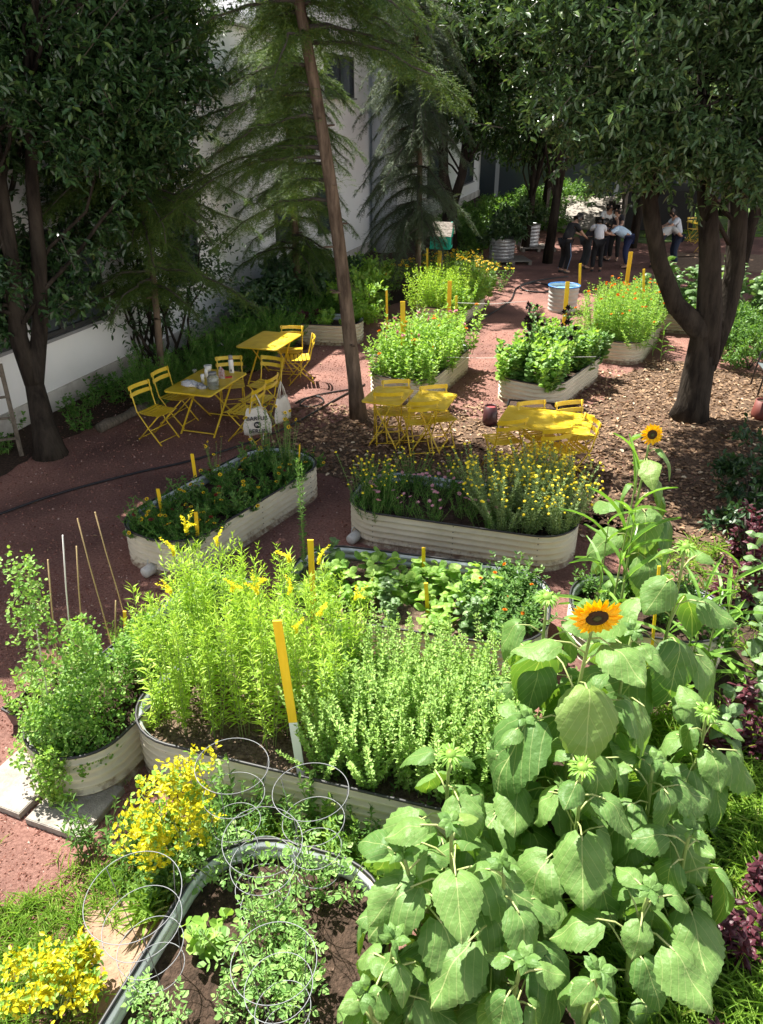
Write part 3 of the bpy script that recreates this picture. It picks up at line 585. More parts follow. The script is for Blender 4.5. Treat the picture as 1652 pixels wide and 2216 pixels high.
# ------------------------------------------------------------------ slabs, pots, hoses and small things
M_slab = mat('concrete_paver', (.20, .18, .155), .9, (.34, .31, .27), 9, .4, 80)
def slab(c, rz, s, label):
    mb = MB(); box(mb, (0, 0, .025), (s[0], s[1], .05)); box(mb, (0, 0, .052), (s[0]-.012, s[1]-.012, .004)); o = mb.build('paving_slab', M_slab, smooth=False); o.location = (c[0], c[1], .0); o.rotation_euler = (0, 0, rz); tag(o, label, 'paving slab', 'paving slabs at the pea bed'); return o
slab((-2.12, 3.80), radians(-20), (.46, .46), 'grey paving slab under the near end of the pea bed, shaded by its trailing vines')
slab((-2.60, 4.00), radians(-22), (.46, .46), 'sunlit grey paving slab at the left edge next to the shaded slab')
M_blk = mat('black_plastic', (.018, .018, .02), .35)
def planter(p, rz, s, label):
    t = empty('planter_box', p, rz, label, 'planter'); mb = MB(); L, Wd, h = s; V = []
    for (a, z) in ((.86, 0), (1, h), (1.05, h), (1.05, h-.02), (1, h-.021)): V += [(x*L/2*a, y*Wd/2*a, z) for x, y in ((-1, -1), (1, -1), (1, 1), (-1, 1))]
    F = [[3, 2, 1, 0]]+[[k*4+i, k*4+(i+1) % 4, k*4+4+(i+1) % 4, k*4+4+i] for k in range(4) for i in range(4)]; mb.add(V, F); mb.build('box', M_blk, t, smooth=False)
    mb = MB(); box(mb, (0, 0, h-.03), (L*.96, Wd*.96, .01)); mb.build('soil', M_dirt, t, smooth=False); return t
planter((2.38, 11.45, 0), radians(-14), (.78, .3, .24), 'long black planter box against the end of the hollyhock bed')
planter((-2.72, 4.75, 0), radians(60), (.5, .22, .2), 'small dark planter left of the pea bed')
def pot(p, r, h, label, inner, m=M_blk):
    t = empty('plant_pot', p, 0, label, 'pot'); mb = MB(); lathe(mb, [(r*.9, 0), (r, h*.25), (r*.8, h), (r*.72, h), (r*.72, h*.9)], 20, cap=(True, False)); mb.build('pot_wall', m, t)
    mb = MB(); lathe(mb, [(r*.71, h*.9), (.005, h*.9)], 20, cap=(False, True)); mb.build('filling', inner, t); return t
pot(P(1060, 918, 0), .12, .3, 'dark pot with a red top standing alone on the leaf litter', mat('faded_red', (.30, .045, .05), .6), mat('maroon_plastic', (.06, .02, .022), .4))
pot(P(1645, 905, 0), .15, .3, 'dark pot with a red rim beside the black chair', M_dirt, mat('red_brown_pot', (.16, .04, .03), .6))
def hose(pts, r, label, m=None):
    P3 = [Vector((x, y, z)) for x, y, z in pts]; out = []
    for i in range(len(P3)-1):
        a, b_, c_, d_ = P3[max(0, i-1)], P3[i], P3[i+1], P3[min(len(P3)-1, i+2)]
        for k in range(8):
            t = k/8; out.append(.5*((2*b_)+(c_-a)*t+(2*a-5*b_+4*c_-d_)*t*t+(3*b_-a-3*c_+d_)*t**3))
    out.append(P3[-1]); mb = MB(); tube(mb, out, r, 7); o = mb.build('garden_hose', m or M_blk); tag(o, label, 'hose'); return o
hz = lambda x, y, z=.02: tuple(P(x, y, z))
hose([hz(-60, 1135), hz(120, 1070), hz(300, 1022), hz(420, 995), hz(560, 950), hz(640, 915), hz(735, 860), hz(790, 832)], .016, 'black hose running along the shaded path from the left edge')
hose([hz(640, 872), hz(660, 862), hz(690, 858), hz(700, 870), hz(675, 880), hz(650, 876), hz(665, 862, .05), hz(700, 852), hz(760, 842)], .014, 'black hose looped in small coils beside the chair with the plain bag')
hose([hz(1000, 712), hz(1060, 680), hz(1105, 650), hz(1120, 622), hz(1160, 612), hz(1200, 622), hz(1180, 632), hz(1135, 628), hz(1130, 616), hz(1170, 606), hz(1230, 598)], .02, 'black hose coiled on the far red path between the beds')
M_jug = mat('white_jug_plastic', (.42, .42, .40), .5, (.6, .6, .57), 14)
for x, y, lab in ((768, 1172, 'white plastic jug lying at the left end of the button flower bed'), (328, 1243, 'white plastic jug lying at the near end of the brown eyed flower bed')):
    t = empty('plastic_jug', P(x, y, .0), radians(60), lab, 'jug'); t.scale = (.78,)*3; mb = MB(); lathe(mb, [(.03, -.12), (.075, -.11), (.08, 0), (.075, .07), (.03, .12), (.022, .15)], 16); o = mb.build('jug_body', M_jug, t); o.rotation_euler = (0, pi/2, 0); o.location = (0, 0, .08)
    mb = MB(); tube(mb, [(.0, .05, .12), (.03, .06, .19), (.1, .05, .18), (.12, .03, .11)], .01, 6); mb.build('handle', M_jug, t)
# log edging by the wall
M_log = mat('grey_log_bark', (.09, .075, .055), .95, (.2, .165, .125), 9, 1.0, 30, stretch=(3, 3, 1))
for k, (a, b_, lab) in enumerate((((-4.25, 10.85), (-3.5, 12.5), 'log edging lying behind the two wall side chairs'), ((-3.4, 12.65), (-1.95, 14.75), 'long log edging the border behind the two left tables'))):
    mb = MB(); n = 9; q = [Vector((a[0]+(b_[0]-a[0])*i/n, a[1]+(b_[1]-a[1])*i/n, .07+.01*sin(i*2))) for i in range(n+1)]; tube(mb, q, [.075+.012*sin(i*1.7) for i in range(n+1)], 9); o = mb.build('border_log', M_log); tag(o, lab, 'log')
# ladder leaning at the far left
t = empty('wooden_ladder', (-5.25, 9.9, 0), radians(20), 'old wooden ladder leaning in the shade at the left edge', 'ladder')
for s in (-1, 1): mb = MB(); bar(mb, (s*.2, 0, 0), (s*.16, .3, 1.25), .06, .03); mb.build('rail', M_log, t, smooth=False)
for k in range(4): mb = MB(); bar(mb, (-.19, .06+k*.07, .25+.28*k), (.19, .06+k*.07, .25+.28*k), .03, .03); mb.build('rung', M_log, t, smooth=False)
# black metal garden chair, right edge
t = empty('metal_armchair', (6.75, 12.75, 0), radians(78), 'black metal garden armchair with a slatted seat at the right edge', 'chair')
M_bm = mat('black_wrought_metal', (.02, .02, .022), .35)
for s in (-1, 1):
    mb = MB(); tube(mb, [(s*.28, -.3, 0), (s*.28, -.26, .4), (s*.28, -.32, .95)], .016, 6); mb.build('leg', M_bm, t)
    mb = MB(); tube(mb, [(s*.29, .3, 0), (s*.29, .26, .42), (s*.3, .24, .6), (s*.3, .12, .68), (s*.29, -.1, .68), (s*.28, -.3, .66)], .016, 6); mb.build('leg', M_bm, t)
mb = MB()
for k in range(9): box(mb, (-.25+k*.0625, 0, .42), (.045, .52, .012))
mb.build('seat', mat('grey_metal_slats', (.17, .2, .21), .4), t, smooth=False)
mb = MB()
for k in range(9): bar(mb, (-.25+k*.0625, -.28, .46), (-.25+k*.0625, -.33, .92), .04, .01, (0, 1, 0))
mb.build('backrest', mat('grey_metal_slats', (.17, .2, .21), .4), t, smooth=False)
mb = MB(); tube(mb, [(-.28, -.32, .95), (-.2, -.33, 1.0), (.2, -.33, 1.0), (.28, -.32, .95)], .016, 6); mb.build('top_rail', M_bm, t)
# strings across the beds
for k, (a, b_, lab) in enumerate((((800, 768), (1290, 772), 'white string stretched across the zinnia and hollyhock beds'), ((985, 655), (1140, 652), 'white string across the far path'))):
    A3, B3 = PY(*a, 12.9 if k == 0 else 15.5), PY(*b_, 12.6 if k == 0 else 15.5); mb = MB(); tube(mb, [A3, (A3+B3)/2+Vector((0, 0, -.04)), B3], .004, 4); o = mb.build('string', mat('white_string', (.7, .7, .66), .8)); tag(o, lab, 'string')
# little teal house
th = PY(955, 537, 22.0); t = empty('little_house', (th.x, 22.0, 0), radians(-14), 'small teal wooden house with a shingled roof on a post, by the dark trunk', 'small house')
M_teal = mat('teal_paint', (.0, .42, .30), .5, (.01, .5, .37), 4); z0 = th.z
mb = MB(); box(mb, (0, 0, z0/2), (.1, .1, z0)); mb.build('post', M_post, t, smooth=False)
w2, dp, hh = .27, .23, .42; mb = MB(); V = [(-w2, -dp, z0), (w2, -dp, z0), (w2, dp, z0), (-w2, dp, z0), (-w2, -dp, z0+hh), (w2, -dp, z0+hh), (w2, dp, z0+hh), (-w2, dp, z0+hh), (-w2, 0, z0+hh+.26), (w2, 0, z0+hh+.26)]
mb.add(V, [[3, 2, 1, 0], [0, 1, 5, 4], [2, 3, 7, 6], [1, 2, 6, 9, 5], [3, 0, 4, 8, 7]]); mb.build('wall', M_teal, t, smooth=False)
M_sh = mat('weathered_shingles', (.24, .2, .17), .9, (.42, .37, .33), 14, .8, 30)
for s in (-1, 1):
    mb = MB()
    for k in range(4): f0 = k/4; bar(mb, (-w2-.05, s*(dp+.07)*(1-f0), z0+hh-.05+.33*f0+.012), (w2+.05, s*(dp+.07)*(1-f0), z0+hh-.05+.33*f0+.012), .10, .02, (0, s*.75, .65))
    mb.build('roof', M_sh, t, smooth=False)
    mb = MB(); bar(mb, (w2+.005, s*(dp+.06), z0+hh-.05), (w2+.005, 0, z0+hh+.26), .03, .03); mb.build('bargeboard', M_teal, t, smooth=False)
mb = MB(); box(mb, (w2+.01, 0, z0+.2), (.02, .26, .3)); d = mb.build('door', M_teal, t, smooth=False); mb = MB(); box(mb, (w2+.022, 0, z0+.2), (.01, .17, .2)); mb.build('door_pane', M_dark, d, smooth=False)
mb = MB(); box(mb, (-.0, -dp-.015, z0+.05), (.56, .02, .03)); mb.build('trim', M_teal, t, smooth=False)
# galvanised tubs and pallets
M_tub = mat('galvanised_tub', (.30, .31, .32), .4, (.42, .43, .44), 6, metal=.5)
def tub(p, r, h, label, m=M_tub):
    t = empty('metal_tub', p, 0, label, 'tub', None); pr = [(r*.93, 0)]
    for k in range(24): pr.append((r*(.94+.06*k/24)+.008*sin(k*1.57), h*(k+1)/25))
    mb = MB(); lathe(mb, pr+[(r, h)], 26, cap=(True, False)); mb.build('tub_wall', m, t)
    a = np.linspace(0, 2*pi, 31)[:-1]; mb = MB(); tube(mb, np.column_stack([r*np.cos(a), r*np.sin(a), np.full(30, h)]), .015, 6, closed=True); mb.build('rim', m, t)
    mb = MB(); lathe(mb, [(r*.97, h*.85), (.01, h*.85)], 26, cap=(False, True)); mb.build('soil', M_dirt, t); return t
def pallet(p, rz, label):
    t = empty('wooden_pallet', p, rz, label, 'pallet', 'pallets under the tubs')
    for k in range(7): mb = MB(); box(mb, (0, -.5+k*.167, .115), (1.2, .1, .022)); mb.build('board', M_board if k < 2 else M_post, t, smooth=False)
    for k in range(3): mb = MB(); box(mb, (-.54+k*.54, 0, .05), (.1, 1.1, .1)); mb.build('bearer', M_post, t, smooth=False)
pa_ = P(1085, 568, 0); pb_ = P(1122, 540, 0)
pallet((pa_.x+.25, pa_.y, 0), .1, 'nearer wooden pallet carrying the front galvanised tub'); pallet((pb_.x+.6, pb_.y, 0), .05, 'farther wooden pallet carrying the back galvanised tub')
tub((pa_.x, pa_.y+.05, .127), .42, .62, 'front galvanised tub with a leafy shrub, on the nearer pallet'); tub((pb_.x+.3, pb_.y+.1, .127), .42, .7, 'back galvanised tub on the farther pallet')
t = tub(P(1216, 672, 0), .36, .60, 'clear round barrel with a blue rim and open top beside the marigold bed', mat('cloudy_barrel', (.5, .52, .5), .3, (.6, .6, .56), 3)); t.name = 'plastic_barrel'; t['category'] = 'barrel'
for ch in t.children:
    if ch.name.startswith('rim'): ch.data.materials.clear(); ch.data.materials.append(mat('blue_rim', (.04, .2, .55), .4)); ch.scale = (1.03, 1.03, 1)
    if ch.name.startswith('soil'): ch.name = 'water'; ch.data.materials.clear(); ch.data.materials.append(mat('pale_blue_water', (.2, .42, .6), .08)); 
# ------------------------------------------------------------------ people (far, in shade)
M_skin = mat('warm_skin', (.42, .24, .16), .55, (.50, .30, .21), 20)
def skinmesh(name, verts, edges, rad, m, parent, levels=1):
    me = bpy.data.meshes.new(name); me.from_pydata([tuple(v) for v in verts], edges, []); me.materials.append(m); o = bpy.data.objects.new(name, me); COL.objects.link(o); o.parent = parent
    md = o.modifiers.new('skin', 'SKIN'); md.use_smooth_shade = True; sv = me.skin_vertices[0].data
    for i, r in enumerate(rad): sv[i].radius = (r, r) if np.isscalar(r) else r
    sv[0].use_root = True; s = o.modifiers.new('sub', 'SUBSURF'); s.levels = levels; s.render_levels = levels; return o
def person(loc, face, label, lean=10, top=(.5, .5, .5), trousers=(.02, .02, .025), hair=(.02, .015, .01), cap=None, sleeves=True, arms=45, hairlong=False, head=20, hgt=1.0, stripe=False, knee=4):
    """the figure faces +Y in its own space; lean, arms and head are forward angles in degrees"""
    t = empty('person', loc, -radians(face), label, 'person'); s = hgt
    hip = Vector((0, 0, .93)); a = radians(lean); up = Vector((0, sin(a), cos(a))); fw = Vector((0, cos(a), -sin(a)))
    waist = hip+up*.16; chest = hip+up*.36; neck = hip+up*.52; hd = radians(lean+head); hu = Vector((0, sin(hd), cos(hd))); nk2 = neck+hu*.07; hc = nk2+hu*.12; ht = nk2+hu*.2
    V = [hip, waist, chest, neck, nk2, hc, ht]; E_ = [(0, 1), (1, 2), (2, 3), (3, 4), (4, 5), (5, 6)]; Rr = [.13, .125, .145, .07, .052, .088, .06]; J = {}
    hf = Vector((0, cos(hd), -sin(hd))); V.append(hc+hf*.085-hu*.015); E_.append((5, 7)); Rr.append(.03)     # nose and chin
    for sx in (-1, 1):
        sh = neck-up*.05+Vector((sx*.17, 0, 0)); aa = radians(arms-10*sx*.3); el = sh+Vector((sx*.06, sin(aa)*.27, -cos(aa)*.27)); ab = aa+radians(25); wr = el+Vector((-sx*.07, sin(ab)*.24, -cos(ab)*.24)); hn = wr+(wr-el).normalized()*.07
        i = len(V); V += [sh, el, wr, hn]; Rr += [.062, .045, .03, .035]; E_ += [(3, i), (i, i+1), (i+1, i+2), (i+2, i+3)]; J[sx] = (sh, el, wr)
        fd = (wr-el).normalized()
        for f in range(5):
            off = Vector((sx*(-.03+.016*f), 0, 0)); k = len(V); Lf = (.055, .08, .088, .082, .065)[f]; m1 = hn+off+fd*Lf*.5; V += [m1, hn+off*1.15+fd*Lf+Vector((0, 0, -.012))]; Rr += [.0085, .007]; E_ += [(i+3, k), (k, k+1)]
        hj = hip+Vector((sx*.09, 0, -.05)); kn = Vector((sx*.11, .06+.02*knee*.3, .5)); an = Vector((sx*.12, -.02, .08)); toe = an+Vector((sx*.02, .17, -.04)); i = len(V)
        V += [hj, kn, an, toe]; Rr += [.1, .065, .045, .035]; E_ += [(0, i), (i, i+1), (i+1, i+2), (i+2, i+3)]; J[sx] += (hj, kn, an, toe)
    skinmesh('body', V, E_, Rr, M_skin, t)
    mt = mat('shirt_%02x%02x%02x' % tuple(int(q*255) for q in top), top, .85, tuple(min(1, q*1.12) for q in top), 9, .3, 12); v = [hip-up*.04, waist, chest, neck-up*.03]; e = [(0, 1), (1, 2), (2, 3)]; r = [.155, .15, .172, .085]
    if sleeves:
        for sx in (-1, 1): k = len(v); v += [J[sx][0], J[sx][0].lerp(J[sx][1], .7)]; r += [.082, .068]; e += [(3, k), (k, k+1)]
    skinmesh('shirt', v, e, r, mt, t)
    mt = mat('trousers_%02x%02x%02x' % tuple(int(q*255) for q in trousers), trousers, .9); v = [hip]; e = []; r = [.15]
    for sx in (-1, 1): k = len(v); v += [J[sx][3], J[sx][4], J[sx][5]+Vector((0, 0, .03))]; r += [.115, .085, .07]; e += [(0, k), (k, k+1), (k+1, k+2)]
    skinmesh('trousers', v, e, r, mt, t)
    for sx in (-1, 1): skinmesh('shoe', [J[sx][5]+Vector((0, -.05, -.035)), J[sx][5]+Vector((0, .06, -.04)), J[sx][6]], [(0, 1), (1, 2)], [.045, .045, .032], mat('dark_shoe', (.03, .03, .03), .6), t)
    hm = mat('hair_%02x%02x' % (int(hair[0]*255), int(hair[1]*255)), hair, .5); v = [hc-hf*.02+hu*.02, hc-hf*.04-hu*.05, hc+hu*.06-hf*.01]; skinmesh('hair', v+([hc-hf*.12-hu*.16] if hairlong else []), [(0, 1), (0, 2)]+([(1, 3)] if hairlong else []), [.1, .085, .07]+([.05] if hairlong else []), hm, t)
    if cap:
        cm = mat('cap_%02x%02x%02x' % tuple(int(q*255) for q in cap), cap, .8); skinmesh('cap', [hc+hu*.05, hc+hu*.09, hc+hu*.055+hf*.12], [(0, 1), (0, 2)], [.108, .085, (.02, .06)], cm, t)
    for sx in (-1, 1):
        mb = MB(); lathe(mb, [(.001, -.012), (.012, 0), (.001, .012)], 8); o = mb.build('eye', M_blk, t); o.location = hc+hf*.082+hu*.02+Vector((sx*.032, 0, 0)); o.scale = (.8, .8, .6)
        mb = MB(); lathe(mb, [(.004, -.03), (.014, -.01), (.012, .02), (.004, .03)], 8); o = mb.build('ear', M_skin, t); o.location = hc+Vector((sx*.095, 0, 0)); o.rotation_euler = (-hd, 0, 0)
    if stripe:
        for sx in (-1, 1): mb = MB(); tube(mb, [J[sx][3]+Vector((sx*.115, 0, 0)), J[sx][4]+Vector((sx*.088, 0, 0)), J[sx][5]+Vector((sx*.072, 0, .03))], .012, 4); mb.build('leg_stripe', mat('pale_blue_stripe', (.25, .38, .6), .7), t)
    t.scale = (s, s, s); return t
g = 25.0
person(PY(1218, 588, 23.8).xy.to_3d(), 60, 'person in black with pale blue stripes down the trouser legs, left of the group', 30, (.015, .015, .017), (.012, .012, .014), arms=40, stripe=True)
person(PY(1262, 580, 24.5).xy.to_3d(), 75, 'person with dark hair and bare arms leaning into the group', 48, (.03, .025, .03), (.05, .055, .06), sleeves=False, arms=55, hairlong=True, hgt=.97)
person(PY(1300, 560, 26.0).xy.to_3d(), 175, 'person in a pale shirt standing at the back of the group, facing the camera', 22, (.62, .62, .60), (.03, .03, .04), arms=45, hgt=1.07)
person(PY(1290, 582, 24.0).xy.to_3d(), 5, 'person in a blue cap and white shirt bending with their back to the camera', 42, (.66, .66, .68), (.012, .012, .015), cap=(.05, .12, .3), hairlong=True, arms=50, hgt=.97)
person(PY(1326, 566, 25.9).xy.to_3d(), 210, 'person in dark clothes with dark hair behind the blue shirted one', 20, (.03, .03, .035), (.02, .02, .02), arms=40)
person(PY(1352, 590, 24.6).xy.to_3d(), 282, 'person in a light blue tee shirt and blue cap bending to the left', 62, (.50, .66, .80), (.02, .03, .09), cap=(.03, .09, .35), arms=55, head=5)
person(PY(1412, 600, 24.6).xy.to_3d(), 65, 'person in a grey white top bending behind the left fork of the tree', 62, (.42, .43, .42), (.02, .025, .05), arms=50, head=5)
person(PY(1455, 590, 24.9).xy.to_3d(), 270, 'person in a pale tee shirt seen between the trunks of the forked tree', 20, (.5, .55, .6), (.02, .03, .06), arms=50)

# ------------------------------------------------------------------ trees
M_bark = mat('dark_holly_bark', (.014, .011, .009), .95, (.048, .039, .030), 7, 1.0, 30, stretch=(1, 1, .22), spec=.12)
M_barkh = mat('hemlock_bark', (.065, .046, .033), .95, (.19, .14, .10), 11, 1.0, 34, stretch=(1, 1, .2), spec=.15)
M_twig = mat('grey_twig', (.06, .05, .04), .9)
LF_h = leafmat('holly_leaf', (.016, .042, .013), (.045, .10, .03), .14, .3, .4, c3=(.11, .19, .05))
LF_h2 = leafmat('holly_leaf_lighter', (.03, .066, .022), (.085, .15, .055), .18, .28, .45, c3=(.2, .3, .09))
LF_dk = leafmat('far_leaf', (.016, .042, .01), (.055, .12, .028), .22, .38, .35, c3=(.16, .22, .05))
LF_hem = leafmat('hemlock_needles', (0.038, 0.094, 0.022), (0.128, 0.199, 0.044), .28, .55, .3, c3=(.26, .29, .06))
LF_hem2 = leafmat('greyish_needles', (.05, .08, .045), (.10, .14, .075), .2, .6, .3, c3=(.17, .2, .1))
def limbs(mb, pl, rads, sides=10):
    for pts, r in zip(pl, rads): tube(mb, pts, r, sides)
def wob(a, b_, k, amp, rg, sag=0):
    a = np.array(a, float); b_ = np.array(b_, float); L = np.linalg.norm(b_-a); return [tuple(a+(b_-a)*t+rg.normal(0, amp*L, 3)*(0 < t < 1)+np.array([0, 0, -sag*L*t*t])) for t in np.linspace(0, 1, k)]
def crown(ells, n, seed, gap=.0, shell=.45, cut=None):
    """cluster centres inside a set of ellipsoids, thinned by slow waves so that sky holes and clumps appear"""
    rg = np.random.default_rng(seed); out = []; vol = [e[3]*e[4]*e[5]*(e[6] if len(e) > 6 else 1) for e in ells]; tot = sum(vol)
    for e, v in zip(ells, vol):
        k = int(n*v/tot); kc = max(1, k//13); p = rdir(kc, rng=rg)*((rg.random((kc, 1))*(1-shell**3)+shell**3)**(1/3)); p = p*np.array(e[3:6])+np.array(e[:3]); sg = .17*(e[3]*e[4]*e[5])**(1/3); out.append(np.repeat(p, 13, 0)+rg.normal(0, sg, (kc*13, 3))*[1, 1, .6])
    p = np.concatenate(out); w = np.sin(p[:, 0]*2.3+seed)+np.sin(p[:, 1]*2.1+1.3*seed)+np.sin(p[:, 2]*2.7+.7*seed)+.8*np.sin((p[:, 0]+p[:, 2])*5.1)+.7*np.sin((p[:, 1]-p[:, 2])*4.7)
    p = p[w > gap-.9+rg.normal(0, .35, len(p))]
    if cut is not None: p = p[cut(p)]
    return p
def leafy(name, m, parent, cl, seed, per=12, L=(.07, .11), wr=.42, sp=.16, tpl=OVAL, center=None, twigs=True):
    rg = np.random.default_rng(seed); n = len(cl); cc = cl.mean(0) if center is None else np.array(center)
    ax = nrm(nrm(cl-cc)+rdir(n, rng=rg)*.8+np.array([0, 0, .05])); t = np.tile(np.linspace(0.05, 1, per), n); A = np.repeat(ax, per, 0); C = np.repeat(cl, per, 0)
    pos = C+A*(t[:, None]-.5)*sp*2+rg.normal(0, .012, (n*per, 3)); d = nrm(A*.55+rdir(n*per, rng=rg)*.85); nn = nrm(rdir(n*per, rng=rg)*.75+np.array([0, 0, 1.])); Ls = rg.uniform(*L, n*per)
    mb = MB(); put(mb, tpl, pos, d, nn, Ls, Ls*wr*rg.uniform(.8, 1.15, n*per)); o = mb.build(name, m, parent, smooth=False)
    if twigs:
        mb = MB(); idx = rg.permutation(n)[:min(n, 900)]
        bar_t = (A_([[0, .5, 0], [1, .3, 0], [1, -.3, 0], [0, -.5, 0]], float), A_([[0, 1, 2, 3]]))
        put(mb, bar_t, cl[idx]-ax[idx]*sp*1.6, ax[idx], rdir(len(idx), rng=rg), sp*3, .012); mb.build('twigs', M_twig, parent)
    return o
def tree(name, base, trunks, ells, n, seed, label, m=LF_h, bark=M_bark, limbs_n=14, gap=0, per=12, L=(.07, .11), cut=None, sp=.16, shell=.45, group=None, wr=.42):
    """trunks: list of (points relative to base, radii)"""
    rg = np.random.default_rng(seed); t = empty(name, base, 0, label, 'tree', group); mb = MB(); limbs(mb, [q[0] for q in trunks], [q[1] for q in trunks], 12)
    b3 = np.array([base[0], base[1], 0]); E2 = [(e[0]-b3[0], e[1]-b3[1], *e[2:]) for e in ells]
    for k in range(limbs_n):
        tr = trunks[k % len(trunks)]; pt = np.array(tr[0][-1 - (k % 2)], float); s0 = pt*rg.uniform(.75, 1); e = E2[rg.integers(len(E2))]; q = np.array(e[:3])+rdir(1, rng=rg)[0]*np.array(e[3:6])*.85
        tube(mb, wob(s0, q, 6, .035, rg, .03), [tr[1][-1]*.6, .012], 6)
    mb.build('trunk', bark, t)
    cl = crown(ells, n, seed, gap, shell, cut)-b3; leafy('crown', m, t, cl, seed+1, per, L, wr=wr, sp=sp, twigs=True); return t
# holly at the left edge
tb = P(110, 985, 0); rl = lambda x, y, Y: tuple(PY(x, y, Y)-Vector((tb.x, tb.y, 0)))
tree('holly_tree', (tb.x, tb.y, 0), [([(0, 0, -.1), (0, 0, .12), (-.03, .05, .45), rl(75, 830, 10.2), rl(88, 700, 10.3), rl(85, 560, 10.4), rl(70, 400, 10.5), rl(60, 100, 10.7)], [.28, .21, .16, .125, .10, .095, .08, .05]), ([rl(75, 830, 10.2), rl(40, 730, 10.2), rl(30, 600, 10.2), rl(-10, 300, 10.3)], [.13, .12, .1, .06])],
     [(-4.6, 10.4, 4.5, 1.9, 1.2, 1.5, 2.3), (-3.4, 10.9, 4.7, 1.3, 1.1, 1.2, 2.3), (-3.9, 10.9, 6.6, 2.0, 1.7, 1.5, .5), (-5.5, 9.9, 3.0, 1.2, 1.0, 1.2, 2), (-4.1, 10.6, 3.2, .9, .8, .8, 1.6), (-4.9, 10.5, 2.6, 1.3, .7, 1.0, 3.2)], 9800, 21, 'big dark holly tree with two stems at the left edge, by the white wall', gap=.65, per=10, L=(.075, .13), wr=.44)
tree('holly_tree', (-6.9, 9.3, 0), [([(0, 0, 0), (.05, 0, 2), (0, .1, 5)], [.16, .13, .08])], [(-5.6, 9.2, 5.7, 1.5, 1.3, 1.6), (-6.5, 9.5, 6.5, 1.4, 1.5, 1.5)], 3200, 36, 'extra holly added out of view at the left to shade the ground', gap=-.4, L=(.09, .13))  # extra tree out of frame, added to block sun and sky light
tree('added_shade_holly', (-5.9, 12.2, 0), [([(0, 0, 0), (.1, 0, 3), (1.2, -.3, 7)], [.14, .12, .07])], [(-3.4, 10.6, 7.6, 2.3, 1.7, .9), (-2.5, 10.3, 7.4, 1.2, 1.0, .6)], 2600, 37, 'added unseen holly boughs overhead to darken the left of the garden', gap=-.2, per=10, L=(.10, .15), limbs_n=8)  # canopy above the frame, put in to darken the ground below
# second holly behind it, its crown in front of the wall
tree('holly_tree', (-4.9, 13.6, 0), [([(0, 0, 0), (.05, 0, 1.5), (0, .1, 3), (.2, 0, 7)], [.10, .09, .08, .05])],
     [(-4.5, 13.1, 4.3, 1.5, 1.2, 1.9, 1.5), (-3.9, 12.8, 5.9, 1.8, 1.4, 1.0, 1.2), (-4.4, 13.1, 2.9, 1.2, .8, .8, 1.0)], 4600, 35, 'second dark holly behind the cluttered table, against the white wall', gap=.45, per=9, L=(.075, .12), wr=.42)
# many stemmed shrub in front of the wall
sh = P(440, 745, 0); rg = np.random.default_rng(5); t = empty('multistem_shrub', (-4.15, 14.1, 0), 0, 'many thin dark stems of a tall shrub fanning out in front of the white wall', 'shrub')
mb = MB(); tips = []
for k in range(17):
    a = radians(rg.uniform(-70, 75)); l = rg.uniform(1.6, 3.2); s0 = np.array([rg.uniform(-.45, .45), rg.uniform(-.2, .2), 0]); e = s0+np.array([sin(a)*l*.45, rg.uniform(-.4, .3), l]); pts = wob(s0, e, 7, .018, rg); tube(mb, pts, [.03, .012], 6); tips.append(pts)
    for q in range(3): p0 = np.array(pts[3+q % 3]); e2 = p0+rdir(1, .1, .9, rg)[0]*rg.uniform(.4, .9); tube(mb, wob(p0, e2, 4, .03, rg), [.011, .004], 5); tips.append([tuple(e2)]*2)
mb.build('stem', M_bark, t); cl = np.concatenate([np.array([q[-1]])+rg.normal(0, .3, (16, 3)) for q in tips]); leafy('foliage', LF_h, t, cl, 6, 6, (.08, .12), sp=.13, twigs=False)
